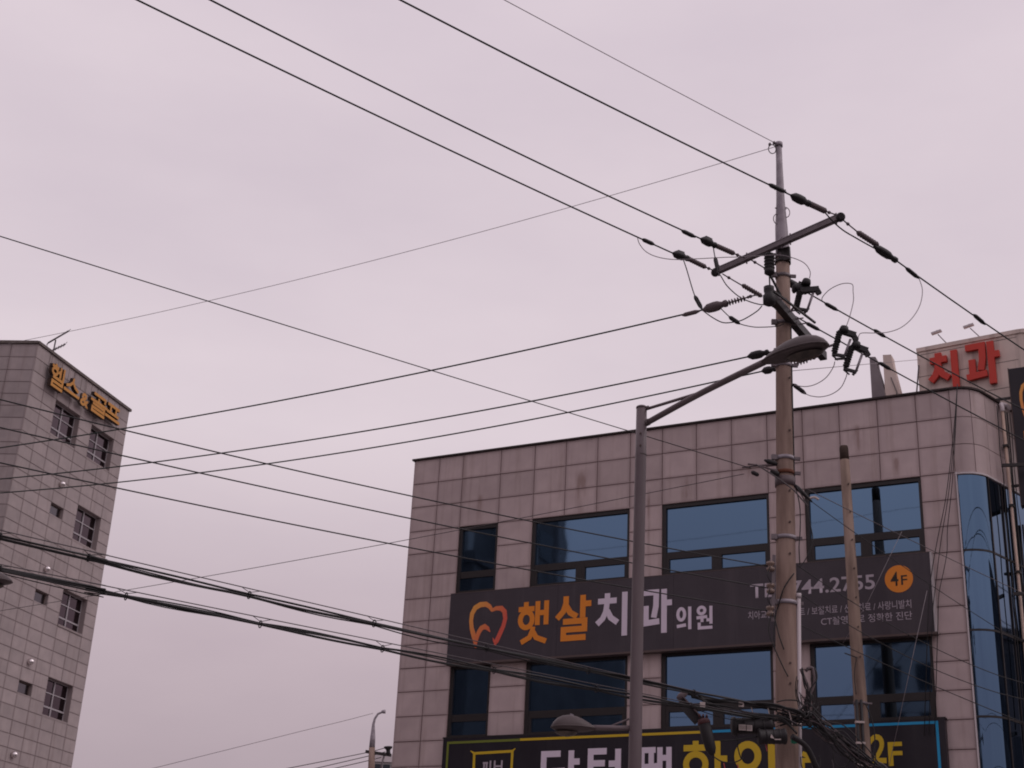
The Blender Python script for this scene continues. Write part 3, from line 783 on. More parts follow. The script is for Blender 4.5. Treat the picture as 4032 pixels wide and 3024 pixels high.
RIEUL = [(0.14, 0.42), (0.84, 0.42), (0.84, 0.235), (0.14, 0.235), (0.14, 0.05), (0.9, 0.05)]
GLYPH = {
    'haet': [[(.25, 1), (.25, .86)], [(0, .83), (.53, .83)], ('o', .27, .575, .2, .185), [(.64, 1), (.64, .43)], [(.93, 1), (.93, .43)], [(.64, .72), (.93, .72)],
             [(.5, .40), (.49, .31), (.40, .15), (.12, .04)], [(.5, .29), (.62, .14), (.95, .04)]],
    'sal': [[(.27, 1), (.27, .84), (.2, .66), (.02, .5)], [(.28, .78), (.4, .62), (.6, .52)], [(.76, 1), (.76, .49)], [(.76, .8), (1, .8)],
            [(.2, .42), (.82, .42), (.82, .24), (.22, .24), (.22, .05), (.86, .05)]],
    'chi': [[(.34, 1), (.34, .84)], [(.04, .82), (.64, .82)], [(.34, .82), (.3, .58), (.2, .42), (.02, .3)], [(.34, .6), (.46, .43), (.68, .31)], [(.9, 1), (.9, 0)]],
    'gwa': [[(0, .94), (.5, .94), (.49, .62), (.42, .36)], [(.17, .64), (.17, .27)], [(-.02, .23), (.6, .27)], [(.75, 1), (.75, 0)], [(.75, .68), (1, .68)]],
    'ui': [('o', .3, .68, .23, .25), [(0, .15), (.62, .2)], [(.88, 1), (.88, 0)]],
    'won': [('o', .3, .82, .2, .15), [(0, .5), (.64, .53)], [(.33, .5), (.33, .3)], [(.6, .38), (.86, .38)], [(.87, 1), (.87, .2)], [(.16, .28), (.16, .04), (.95, .04)]],
    'dak': [[(.5, .93), (.06, .93), (.06, .5), (.62, .52)], [(.78, 1), (.78, .42)], [(.78, .73), (1, .73)], [(.15, .3), (.85, .3), (.85, 0)]],
    'teo': [[(.55, .95), (.06, .95), (.06, .3), (.6, .32)], [(.06, .64), (.5, .64)], [(.9, 1), (.9, 0)], [(.62, .62), (.9, .62)]],
    'paek': [[(-.02, .94), (.55, .94)], [(-.02, .52), (.6, .55)], [(.14, .94), (.14, .52)], [(.42, .94), (.42, .53)], [(.68, 1), (.68, .42)], [(.95, 1), (.95, .42)], [(.68, .74), (.95, .74)], [(.2, .28), (.9, .28), (.9, 0)]],
    'ha': [[(.28, 1), (.28, .89)], [(0, .85), (.56, .85)], ('o', .28, .5, .225, .215), [(.78, .98), (.78, 0)], [(.78, .6), (1, .6)]],
    'i': [('o', .33, .62, .26, .28), [(.93, .9), (.93, 0)]],
    'eu': [[(.2, 1), (.45, .93), (.6, .82)], [(0, .78), (.9, .78)], [(.2, .78), (.2, .4)], [(0, .25), (1, .25)]],
    'hel': [[(.25, 1), (.25, .9)], [(0, .87), (.46, .87)], ('o', .23, .67, .17, .135), [(.62, .98), (.62, .5)], [(.85, 1), (.85, .48)], [(.46, .72), (.62, .72)], RIEUL],
    'seu': [[(.52, 1), (.5, .75), (.36, .52), (.12, .36)], [(.5, .74), (.66, .52), (.9, .38)], [(0, .1), (1, .1)]],
    'gol': [[(.14, .95), (.84, .95), (.82, .72)], [(.46, .82), (.46, .62)], [(0, .58), (1, .58)], RIEUL],
    'peu': [[(.1, .93), (.9, .93)], [(.1, .42), (.9, .42)], [(.32, .93), (.32, .42)], [(.68, .93), (.68, .42)], [(0, .1), (1, .1)]],
    'pi': [[(0, .9), (.6, .9)], [(0, .2), (.64, .2)], [(.16, .9), (.16, .2)], [(.46, .9), (.46, .2)], [(.9, 1), (.9, 0)]],
    'bu': [[(.12, 1), (.12, .45), (.88, .45), (.88, 1)], [(.12, .72), (.88, .72)], [(0, .2), (1, .2)], [(.5, .2), (.5, 0)]],
}


def glyph(name, key, mat, x0, x1, z0, z1, w, y, parent, depth=0.006, side=None, label=None):
    mb = MB()
    i = 0
    for st in GLYPH[key]:
        if st[0] == 'o':
            pts, closed = ring(*st[1:]), True
        else:
            pts, closed = st, False
        P = [(x0 + px * (x1 - x0), z0 + pz * (z1 - z0)) for px, pz in pts]
        # centre-line strokes: pull the ends in so that the letter fills its box
        mb.stroke(P, w, y - depth - 0.0007 * i, y, closed)
        i += 1
    o = mb.build(name, mat, parent, label=label)
    if side:
        o.data.materials.append(M[side])
        for p in o.data.polygons:
            if abs(p.normal.y) < 0.5:
                p.material_index = 1
    return o


def arc(c, r, a0, a1, n):
    return [(c[0] + r * math.sin(a0 + (a1 - a0) * i / n), c[1] - r * math.cos(a0 + (a1 - a0) * i / n)) for i in range(n + 1)]
# ================================================================== large structure
D_ROT = R(-27.4211)
D_LOC = (-2.43116, 36.0, 0.0)
G_ROT = R(72.6862)
G_LOC = (-16.66346, 46.91828, 0.0)
dental = thing('clad_building', 'stone-clad four-storey building with blue mirror windows, dark sign bands and a rounded corner', 'building', D_LOC, D_ROT)
gym = thing('tower_building', 'grey slab-clad tower with one column of recessed windows and amber letters under its roof', 'building', G_LOC, G_ROT)
make_materials(dental, gym)


def sheet(name, pts, z, mat):
    return structure(MB().face([(x, y, z) for x, y in pts]).build(name, mat))


sheet('ground', [(-700, -700), (700, -700), (700, 900), (-700, 900)], -0.004, 'asphalt')
# the street runs towards the upper line's direction, the kerbed pavement lies before the clad building
sd = Vector((0.775, 0.632))
sn = Vector((-sd.y, sd.x))


def st(a, b):
    p = Vector((0.0, 2.0)) + sd * a + sn * b
    return (p.x, p.y)


sheet('road', [st(-80, -7), st(90, -7), st(90, 7), st(-80, 7)], 0.0, 'asphalt')
for k in range(14):
    structure(MB().face([(*st(-60 + k * 9, -0.07), 0.004), (*st(-56 + k * 9, -0.07), 0.004), (*st(-56 + k * 9, 0.07), 0.004), (*st(-60 + k * 9, 0.07), 0.004)]).build('road_marking', 'road_paint'))
pv = MB()
c = [st(-80, 7), st(90, 7), st(90, 60), st(-80, 60)]
pv.face([(x, y, 0.13) for x, y in c])
pv.face([(*c[0], -0.05), (*c[1], -0.05), (*c[1], 0.13), (*c[0], 0.13)])
structure(pv.build('pavement', 'paving'))

# ------------------------------------------------------------------ the clad building (local metres: x along its front, y into it)
XJ = [0, .75, 1.45, 2.54, 3.49, 4.35, 5.2, 6.06, 6.89, 7.75, 8.62, 9.48, 10.32, 11.18, 12.05, 12.91, 13.655]
ZJ = [14.72, 14.06, 13.42, 12.77, 12.17, 11.58, 11.0, 10.42, 9.83, 9.25, 8.67, 8.07, 7.47, 6.87, 6.27]
WIN_X = [(1.45, 2.54), (3.49, 6.06), (6.89, 9.48), (10.32, 12.91)]
WIN_Z = [(11.0, 12.77), (7.47, 9.25)]


def in_window(x, z):
    return any(a < x < b for a, b in WIN_X) and any(a < z < b for a, b in WIN_Z)


_tiles = {}


def slab_mesh(w, h, mat, gap=0.014, bev=0.006, thick=0.045):
    k = (round(w, 3), round(h, 3), mat)
    if k not in _tiles:
        mb = MB()
        a, b = w / 2 - gap / 2, h / 2 - gap / 2
        o = [(-a, -b), (a, -b), (a, b), (-a, b)]
        i = [(-a + bev, -b + bev), (a - bev, -b + bev), (a - bev, b - bev), (-a + bev, b - bev)]
        mb.face([(x, 0, z) for x, z in i])
        for q in range(4):
            r = (q + 1) % 4
            mb.face([(*[o[q][0], bev], o[q][1]), (o[r][0], bev, o[r][1]), (i[r][0], 0, i[r][1]), (i[q][0], 0, i[q][1])])
            mb.face([(o[q][0], thick, o[q][1]), (o[r][0], thick, o[r][1]), (o[r][0], bev, o[r][1]), (o[q][0], bev, o[q][1])])
        _tiles[k] = mb.mesh('tile', mat)
    return _tiles[k]


back = MB()
for i in range(len(XJ) - 1):
    for j in range(len(ZJ) - 1):
        x0, x1, z1, z0 = XJ[i], XJ[i + 1], ZJ[j], ZJ[j + 1]
        cx, cz = (x0 + x1) / 2, (z0 + z1) / 2
        if in_window(cx, cz):
            continue
        me = slab_mesh(x1 - x0, z1 - z0, 'granite')
        t = share('tile', me, dental, (cx, random.uniform(-0.0025, 0.0025), cz), (random.uniform(-.002, .002), 0, random.uniform(-.002, .002)))
        back.face([(x0, 0.02, z0), (x1, 0.02, z0), (x1, 0.02, z1), (x0, 0.02, z1)])
        # reveals beside the openings
back.build('joint_bed', 'joint_sealant', dental)

# rounded corner and side street face
ARC0 = 13.745
CR = 0.55
AEND = R(71.5)
path = [(13.655, 0.0)] + arc((ARC0, CR), CR, 0, AEND, 10)
pe = Vector(path[-1])
pdir = Vector((math.cos(AEND), math.sin(AEND)))
path += [tuple(pe + pdir * s) for s in (0.4, 0.8, 1.2, 1.6, 2.0, 2.6, 3.2, 3.8, 4.4, 5.0, 6.0, 7.0, 8.0, 9.0, 10.0)]


def path_at(s, off=0.0):
    """point on the plan line at arc length s, pushed outwards by off"""
    for a, b in zip(path, path[1:]):
        a, b = Vector(a), Vector(b)
        L = (b - a).length
        if s <= L:
            d = (b - a).normalized()
            return a + d * s + Vector((d.y, -d.x)) * off
        s -= L
    d = (Vector(path[-1]) - Vector(path[-2])).normalized()
    return Vector(path[-1]) + d * s + Vector((d.y, -d.x)) * off


def curved(mb, s0, s1, z0, z1, off, depth, n=None):
    n = n or max(1, int((s1 - s0) / 0.08)) if s0 < 0.8 else (n or 1)
    S = [s0 + (s1 - s0) * i / n for i in range(n + 1)]
    F = [path_at(s, off) for s in S]
    B = [path_at(s, off - depth) for s in S]
    k0 = len(mb.v)
    for p in F:                                  # the front is one smooth bent sheet
        mb.v += [(p.x, p.y, z0), (p.x, p.y, z1)]
    for i in range(n):
        mb.f.append((k0 + 2 * i, k0 + 2 * i + 2, k0 + 2 * i + 3, k0 + 2 * i + 1))
        mb.s.append(True)
    for i in range(n):
        mb.face([(*F[i], z1), (*F[i + 1], z1), (*B[i + 1], z1), (*B[i], z1)])
        mb.face([(*B[i], z0), (*B[i + 1], z0), (*F[i + 1], z0), (*F[i], z0)])
    for k in (0, n):
        mb.face([(*F[k], z0), (*F[k], z1), (*B[k], z1), (*B[k], z0)])
    return mb


SJ = [0.0, 0.45, 0.95, 1.42, 2.3, 3.2, 4.1, 5.0, 5.9]
for j in range(3):
    for i in range(len(SJ) - 1):
        mb = curved(MB(), SJ[i] + .008, SJ[i + 1] - .008, ZJ[j + 1] + .008, ZJ[j] - .008, 0.0, 0.04)
        mb.build('tile', 'granite_plain', dental)
curved(MB(), 0.0, 12.0, 12.5, 14.715, -0.02, 0.05, 60).build('joint_bed', 'joint_sealant', dental)
# curved corner glazing in storey-high panes
GJ = [0.03, 0.78, 1.35, 1.95, 2.9, 3.85, 4.8]
GZ = [12.72, 11.02, 9.3, 7.517, 5.8]
cw = curved(MB(), 0.005, 0.035, 5.8, 12.775, 0.035, 0.08).build('corner_window', 'pipe_white', dental)
for j in range(4):
    for i in range(len(GJ) - 1):
        curved(MB(), GJ[i] + .012, GJ[i + 1] - .012, GZ[j + 1] + .015, GZ[j] - .015, -0.01, 0.02).build('pane', 'blue_glass', cw)
curved(MB(), 0.0, 5.6, 12.725, 12.765, 0.03, 0.08, 30).build('head_trim', 'pipe_white', cw)
for zz in GZ[1:4]:
    curved(MB(), 0.04, 5.6, zz - .022, zz + .022, 0.004, 0.03, 30).build('transom', 'frame_dark', cw)
for s in GJ[1:]:
    curved(MB(), s - .017, s + .017, 5.8, 12.72, 0.012, 0.05, 1).build('mullion', 'frame_dark', cw)
# solid body behind the facing, ground floor, roof
foot = [(0.02, 0.25), (13.5, 0.25)] + [tuple(path_at(s, -0.25)) for s in (0.5, 0.8, 1.2, 3, 6, 9)] + [(13.5, 11.5), (0.02, 11.5)]
core = MB()
n = len(foot)
for i in range(n):
    a, b = foot[i], foot[(i + 1) % n]
    core.face([(*a, 0), (*b, 0), (*b, 14.6), (*a, 14.6)])
core.face([(*p, 14.45) for p in foot])
core.build('core', 'joint_dark', dental)
low = MB()
low.box((0, 0.0, 0.13), (13.6, 0.2, 0.9)).box((0, 0.0, 5.2), (13.6, 0.2, 6.26))
for x in (0, 3.2, 6.6, 10.0, 13.0):
    low.box((x, 0.01, 0.9), (x + .6, 0.2, 5.2))
low.build('ground_floor_wall', 'granite_plain', dental)
for x in (0.6, 3.8, 7.2, 10.6):
    MB().box((x, 0.14, 0.9), (x + 2.4 + (.2 if x == 0.6 else 0), 0.18, 5.2)).build('shop_window', 'blue_glass', dental)
MB().box((-0.02, 0.03, 6.3), (0.005, 11.5, 14.7)).build('gable_wall', 'granite_plain', dental)
cp = MB().box((-0.06, -0.05, 14.722), (13.66, 0.3, 14.765))
cp.build('coping', 'rust_coping', dental)
curved(MB(), 0.006, 11.0, 14.722, 14.765, 0.05, 0.35, 70).build('coping', 'rust_coping', dental)

# windows: one big light over a transom and two small lights
for (zz0, zz1) in WIN_Z:
    for wi, (xx0, xx1) in enumerate(WIN_X):
        fr = MB()
        zt0, zt1 = zz0 + .43, zz0 + .60
        y0, y1 = 0.035, 0.16
        fr.box((xx0, y0, zz1 - .09), (xx1, y1, zz1 - .004))
        fr.box((xx0, y0, zz0 + .004), (xx1, y1, zz0 + .11))
        fr.box((xx0 + .004, y0 - .002, zz0 + .11), (xx0 + .09, y1, zz1 - .09))
        fr.box((xx1 - .06, y0 - .002, zz0 + .11), (xx1 - .004, y1, zz1 - .09))
        fr.box((xx0 + .09, y0 + .01, zt0), (xx1 - .06, y1, zt1))
        w = fr.build('window', 'frame_dark', dental)
        MB().box((xx0 + .088, 0.09, zt1 - .002), (xx1 - .058, 0.105, zz1 - .088)).build('pane', 'blue_glass', w)
        if wi == 0:
            cuts = [(xx0 + .12, xx1 - .10)]
        else:
            xm = xx0 + (xx1 - xx0) * 0.51
            cuts = [(xx0 + .17, xm - .12), (xm + .12, xx1 - .12)]
            MB().box((xm - .12, y0 + .004, zz0 + .11), (xm + .12, y1, zt0)).build('mullion', 'frame_dark', w)
            MB().box((xx0 + .09, y0 + .006, zz0 + .11), (xx0 + .17, y1, zt0)).build('sash', 'frame_dark', w)
            MB().box((xx1 - .12, y0 + .006, zz0 + .11), (xx1 - .06, y1, zt0)).build('sash', 'frame_dark', w)
        for a, b in cuts:
            MB().box((a - .03, 0.085, zz0 + .109), (b + .03, 0.1, zt0 + .001)).build('pane', 'blue_glass', w)

# rain pipe, cables and brackets on the side street face
pp = [Vector(p) for p in DATA['pipe']]
pp[0].z = min(pp[0].z, 14.62)
pipe = MB().tube([pp[0], (pp[0].x, pp[0].y, 9.0), (pp[0].x, pp[0].y, 1.0)], 0.035, 10).build('rain_pipe', 'pipe_buff', dental)
e = pp[0]
MB().tube([e + Vector((0, 0, -.04)), e + Vector((0, 0, .07)), e + Vector((-.02, .05, .15)), e + Vector((.06, .2, .17)), e + Vector((.14, .28, .08))], 0.05, 10, 5).build('elbow', 'pipe_white', pipe)
for dz in (0.9, 2.3, 3.8, 5.3):
    MB().box((e.x - .06, e.y - .06, e.z - dz), (e.x + .06, e.y + .1, e.z - dz + .05)).build('clip', 'frame_dark', pipe)
for off, r, m in ((0.12, .012, 'wire_black'), (0.2, .016, 'wire_black'), (0.32, .01, 'wire_bare'), (-.28, .012, 'wire_black')):
    b0 = pp[0] + Vector((pdir.x, pdir.y, 0)) * off
    pts = [b0 + Vector((random.uniform(-.015, .015), 0, -k * .55)) for k in range(14)]
    MB().tube(pts, r, 6, 3).build('drop_cable', m, dental)
br = Vector(DATA['bracket'][0])
for k in range(3):
    z = br.z - k * 2.9
    MB().beam((br.x - .12, br.y - .03, z), (br.x + .45, br.y + .1, z), .05, .07).build('bracket', 'frame_dark', dental)
for k in range(3):
    s = 1.75 + k * .42
    a = path_at(s, .03)
    MB().box((a.x - .02, a.y - .02, 6.2), (a.x + .02, a.y + .02, 12.3 - .3 * (k % 2))).build('side_rail', 'frame_dark' if k % 2 else 'wire_bare', dental)

# rooftop sign wall
PA = R(-5.9)
pux, puy = math.cos(PA), math.sin(PA)
head = MB()
hp = [(0, 0), (2.35, 0)] + [(x, y) for x, y in arc((2.35, .55), .55, 0, R(80), 8)][1:] + [(3.05, 2.0), (0, 2.0)]


def hl(p):
    return (12.65 + p[0] * pux - p[1] * puy, 2.0 + p[0] * puy + p[1] * pux)


for i in range(len(hp)):
    a, b = hl(hp[i]), hl(hp[(i + 1) % len(hp)])
    head.face([(*a, 14.46), (*b, 14.46), (*b, 16.70), (*a, 16.70)], 2 <= i <= 9)
head.face([(*hl(p), 16.70) for p in hp])
rw = head.build('roof_sign_wall', 'beige_render', dental)
capm = MB()
for i in range(len(hp) - 2):
    a, b = Vector(hl(hp[i])), Vector(hl(hp[i + 1]))
    d = (b - a).normalized()
    o = Vector((d.y, -d.x)) * .03
    capm.face([(*(a + o), 16.66), (*(b + o), 16.66), (*(b + o), 16.76), (*(a + o), 16.76)])
    capm.face([(*(a + o), 16.76), (*(b + o), 16.76), (*(b - o * 4), 16.76), (*(a - o * 4), 16.76)])
    capm.face([(*(a - o), 16.66), (*(b - o), 16.66), (*(b + o), 16.66), (*(a + o), 16.66)])
capm.build('coping', 'beige_render', rw)
seam = MB()
for z in (15.35, 16.0, 16.57):
    a, b = hl((0.0, -.003)), hl((2.35, -.003))
    seam.face([(*a, z), (*b, z), (*b, z + .012), (*a, z + .012)])
seam.build('joint', 'joint_dark', rw)
MB().tube([(12.454, 1.9, 14.5), (12.687, 1.95, 16.3)], .018, 8).build('stay', 'wire_bare', rw)
# two tapered roof fins
for nm, x0, x1, b0, b1, y, mt, lab in (('roof_fin', 11.51, 11.655, 11.52, 11.93, 2.0, 'fin_grey', 'slate grey tapered fin standing on the roof, the one nearer the utility pole'),
                                      ('roof_fin', 11.836, 12.035, 11.84, 12.27, 2.0, 'beige_render', 'beige tapered fin standing on the roof next to the red letters')):
    f = MB()
    A = [(b0, 14.46), (b1 + .1, 14.46), (b1 - .06, 15.6), (x1 + .02, 16.5), (x1, 16.71), (x0, 16.73)]
    f.face([(x, y, z) for x, z in A])
    f.face([(x, y + .35, z) for x, z in A[::-1]])
    for i in range(len(A)):
        a, b = A[i], A[(i + 1) % len(A)]
        f.face([(a[0], y, a[1]), (a[0], y + .35, a[1]), (b[0], y + .35, b[1]), (b[0], y, b[1])])
    fin = thing(nm, lab, 'roof fin', dental.matrix_basis @ Vector((x0, y, 14.46)), D_ROT, 'tapered fins on the roof')
    o = f.build('fin_slab', mt, fin)
    o.location = (-x0, -y, -14.46)
    if mt == 'beige_render':
        q = MB().tube([(12.0, y - .02, 16.1), (12.12, y - .02, 15.7), (12.11, y - .02, 14.6)], .012, 6).build('crack_cable', 'wire_bare', fin)
        q.location = (-x0, -y, -14.46)
    else:
        q = MB().beam((11.6, y + .15, 16.58), (11.9, y + .15, 16.57), .04, .05).build('tie_bar', 'steel_dull', fin)
        q.location = (-x0, -y, -14.46)

# ------------------------------------------------------------------ the tower (local metres: x along the street face, y into it)
GX = [0, .79, 1.6, 2.39, 3.18, 4.0, 4.79, 5.58, 6.30]
GZs = [22.40, 21.89, 21.40, 20.95] + [20.95 - .4475 * k for k in range(1, 30)]
GW = [(1.6, 3.18, 19.61, 20.95), (4.0, 5.58, 19.61, 20.95)] + [(4.0, 5.58, 20.95 - .4475 * (7 * k + 3), 20.95 - .4475 * 7 * k) for k in (1, 2, 3)]
GS = [(2.39, 3.18, 20.95 - .4475 * (7 * k + 2), 20.95 - .4475 * (7 * k + 1)) for k in (1, 2, 3)]
bed = MB()
for i in range(len(GX) - 1):
    for j in range(len(GZs) - 1):
        x0, x1, z1, z0 = GX[i], GX[i + 1], GZs[j], GZs[j + 1]
        cx, cz = (x0 + x1) / 2, (z0 + z1) / 2
        if any(a < cx < b and c < cz < d for a, b, c, d in GW + GS):
            continue
        share('tile', slab_mesh(x1 - x0, z1 - z0, 'gym_slab', 0.012, 0.005), gym, (cx, random.uniform(-.003, .003), cz), (random.uniform(-.003, .003), 0, random.uniform(-.003, .003)))
        bed.face([(x0, .022, z0), (x1, .022, z0), (x1, .022, z1), (x0, .022, z1)])
bed.build('joint_bed', 'gym_joint', gym)
# chamfered face towards the viewer
FD = Vector((-.21, .978)).normalized()
fz = -math.atan2(FD.x, FD.y)
frest = MB()
fang = math.atan2(-FD.y, -FD.x)
for i, (s0, s1) in enumerate(((0.0, .95), (.95, 1.85))):
    for j in range(len(GZs) - 1):
        z1, z0 = GZs[j], GZs[j + 1]
        sm = (s0 + s1) / 2
        share('tile', slab_mesh(s1 - s0, z1 - z0, 'gym_slab', 0.012, 0.005), gym, (FD.x * sm, FD.y * sm, (z0 + z1) / 2), (random.uniform(-.003, .003), 0, fang + random.uniform(-.003, .003)))
nd = Vector((-FD.y, FD.x))          # outward of the chamfer
if nd.x > 0:
    nd = -nd
fb = MB()
A, B = Vector((0, 0)) - nd * .022, FD * 3.4 - nd * .022
fb.face([(*B, 0), (*A, 0), (*A, 22.4), (*B, 22.4)])
fb.build('joint_bed', 'gym_joint', gym)
frest = MB()
for i in range(2):
    for j in range(len(GZs) - 1):
        a, b = FD * (1.87 + i * .75), FD * (1.87 + i * .75 + .73)
        frest.face([(*b, GZs[j + 1] + .01), (*a, GZs[j + 1] + .01), (*a, GZs[j] - .01), (*b, GZs[j] - .01)])
zb = GZs[-1]
o = frest.build('slab_field', 'gym_slab', gym)
o['kind'] = 'stuff'
bodyp = [(0.06, 0.3), (6.28, 0.3), (6.28, 9), (-.7, 9), (-.60, 3.4), (-.22, 1.3)]
gb = MB()
for i in range(len(bodyp)):
    a, b = bodyp[i], bodyp[(i + 1) % len(bodyp)]
    gb.face([(*a, 0), (*b, 0), (*b, 22.3), (*a, 22.3)])
gb.face([(*p, 22.2) for p in bodyp])
gb.box((0, .01, 0), (6.3, .3, zb))
gb.build('core', 'joint_dark', gym)
gs = MB().box((6.28, .03, 0), (6.305, 9, 22.39))
gs.build('end_wall', 'gym_slab', gym)
gc = MB().box((-.03, -.06, 22.402), (6.36, .3, 22.50))
gc.build('coping', 'gym_coping', gym)
A, B = Vector((0, 0)) + nd * .06, FD * 3.4 + nd * .06
gc = MB()
gc.face([(*B, 22.402), (*A, 22.402), (*A, 22.5), (*B, 22.5)])
gc.face([(*B, 22.5), (*A, 22.5), (*(A - nd * .4), 22.5), (*(B - nd * .4), 22.5)])
gc.face([(*B, 22.402), (*(B - nd * .3), 22.402), (*(A - nd * .3), 22.402), (*A, 22.402)])
gc.build('coping', 'gym_coping', gym)
for wi, (x0, x1, z0, z1) in enumerate(GW):
    fr = MB()                                   # deep reveal
    d = .30
    fr.face([(x0, .02, z0), (x0, d, z0), (x0, d, z1), (x0, .02, z1)])
    fr.face([(x1, .02, z1), (x1, d, z1), (x1, d, z0), (x1, .02, z0)])
    fr.face([(x0, .02, z1), (x0, d, z1), (x1, d, z1), (x1, .02, z1)])
    fr.box((x0, -.03 if wi == 3 else .01, z0), (x1, d, z0 + .07))
    w = fr.build('window', 'gym_slab', gym)
    xm = x0 + (x1 - x0) * .47
    b = .028
    fm = MB()
    zA, zB = z0 + .07 + (z1 - z0) * .25, z0 + .07 + (z1 - z0) * .60
    fm.box((x0, .2, z0 + .07), (x0 + b, .26, z1)).box((x1 - b, .2, z0 + .07), (x1, .26, z1)).box((x0, .198, z1 - b), (x1, .258, z1 - .002))
    fm.box((x0, .198, z0 + .072), (x1, .258, z0 + .1))
    fm.box((xm - b, .19, z0 + .1), (xm + b, .25, z1 - b)).box((x0 + b, .192, zA - .035), (x1 - b, .252, zA + .02)).box((x0 + b, .194, zB - .02), (x1 - b, .254, zB + .015))
    fm.build('frame', 'frame_light', w)
    for a, bb in ((x0 + b, xm - b), (xm + b, x1 - b)):
        for c, dd in ((z0 + .1, zA - .035), (zA + .02, zB - .02), (zB + .015, z1 - b)):
            MB().box((a - .005, .225, c - .005), (bb + .005, .235, dd + .005)).build('pane', 'gym_glass', w)
for x0, x1, z0, z1 in GS:
    fr = MB()
    d = .2
    fr.face([(x0, .02, z0), (x0, d, z0), (x0, d, z1), (x0, .02, z1)])
    fr.face([(x1, .02, z1), (x1, d, z1), (x1, d, z0), (x1, .02, z0)])
    fr.face([(x0, .02, z1), (x0, d, z1), (x1, d, z1), (x1, .02, z1)])
    fr.box((x0, .01, z0), (x1, d, z0 + .04))
    w = fr.build('window', 'gym_slab', gym)
    f = MB()
    f.box((x0, .12, z0 + .04), (x0 + .05, .17, z1)).box((x1 - .05, .12, z0 + .04), (x1, .17, z1)).box((x0 + .05, .12, z1 - .05), (x1 - .05, .17, z1 - .002)).box((x0 + .05, .12, z0 + .042), (x1 - .05, .17, z0 + .08))
    f.build('frame', 'joint_dark', w)
    MB().box((x0 + .045, .14, z0 + .075), (x1 - .045, .15, z1 - .045)).build('pane', 'gym_glass_grey', w)
for z in (18.14, 15.02, 11.78, 8.69):
    vm = MB()
    N = 7
    vm.lathe((2.72, .03, z), (2.72, -.2, z), [(0, .07), (.12, .1), (.35, .115), (.55, .112), (.75, .09), (.9, .055), (.98, .02)], 16)
    vm.build('vent_hood', 'chrome', gym)

# ------------------------------------------------------------------ blocks across the street, met in the mirror glass
def block(name, label, loc, rz, w, d, h, floors, bays, wall_mat, faces='xy'):
    b = thing(name, label, 'building', loc, rz)
    MB().box((0, 0, 0), (w, d, h)).build('wall', wall_mat, b)
    MB().box((-.15, -.15, h + .002), (w + .15, d + .15, h + .5)).build('parapet', wall_mat, b)
    fh = h / floors
    for f in range(floors):
        for k in range(bays):
            x0 = w * (k + .18) / bays
            x1 = w * (k + .82) / bays
            o = MB().box((x0, d - .05, f * fh + fh * .3), (x1, d + .03, f * fh + fh * .82)).build('window', 'block_window', b)
    return b


def dl(x, y, z=0.0):
    return tuple(dental.matrix_basis @ Vector((x, y, z)))


dental.matrix_basis = Matrix.Translation(D_LOC) @ Matrix.Rotation(D_ROT, 4, 'Z')
block('street_block', 'dark block whose tall edge is mirrored in the windows farthest from the pole', dl(-44, -50), D_ROT, 25.2, 27, 34, 9, 6, 'block_wall')
sblk = bpy.data.objects['street_block']
for k in range(7):                               # paler piers and dark window strips on the flank that the glass mirrors
    MB().box((25.2, 1.0 + k * 3.9, 0), (25.45, 1.7 + k * 3.9, 33.5)).build('pier', 'block_pale' if k % 2 else 'block_grey', sblk)
    for f in range(9):
        MB().box((25.2, 2.2 + k * 3.9, f * 3.7 + 1.2), (25.28, 4.2 + k * 3.9, f * 3.7 + 3.0)).build('window', 'block_window', sblk)
block('street_annex', 'dark low block mirrored in the third-floor windows', dl(-18.75, -50), D_ROT, 4.2, 20, 22, 6, 1, 'block_wall')
block('apartment_block', 'pale flats mirrored in the third-floor window nearest the rounded corner', dl(-3.6, -80), D_ROT, 14, 16, 27, 9, 5, 'block_pale')
sb = block('side_block', 'dark block mirrored in the rounded corner glass', dl(52, 2), D_ROT + R(90), 28, 12, 18, 5, 6, 'block_wall')
# ================================================================== signs
def board(name, label, x0, x1, z0, z1, mat, dep=.2, y=-.005):
    s = thing(name, label, 'sign', dl(x0, y, z0), D_ROT)
    return s


def place(o, x, y, z):
    o.location = (-x, -y, -z)
    return o


# upper clinic sign
S1 = board('sign_board', 'charcoal clinic sign with orange and white lettering and an orange 4F disc', 1.44, 13.06, 9.25, 10.98, 'sign_charcoal')
B1 = (1.44, -.005, 9.25)
FY1 = -.20


def s1(o):
    return place(o, *B1)


s1(MB().box((1.44, FY1, 9.262), (13.03, -.01, 10.98)).build('panel', 'sign_charcoal', S1))
s1(MB().box((13.03, FY1 - .004, 9.262), (13.065, -.012, 10.985)).build('end_cap', 'sign_edge_white', S1))
s1(MB().box((1.44, FY1 - .012, 9.215), (13.07, -.008, 9.262)).build('bottom_rail', 'sign_edge_brown', S1))
s1(MB().box((1.44, FY1 - .004, 10.981), (13.06, -.01, 10.995)).build('top_rail', 'sign_edge_brown', S1))
for gx in (4.35, 7.25, 10.15):
    s1(MB().box((gx, FY1 - .0015, 9.264), (gx + .006, FY1 + .01, 10.979)).build('panel_joint', 'sign_navy', S1))


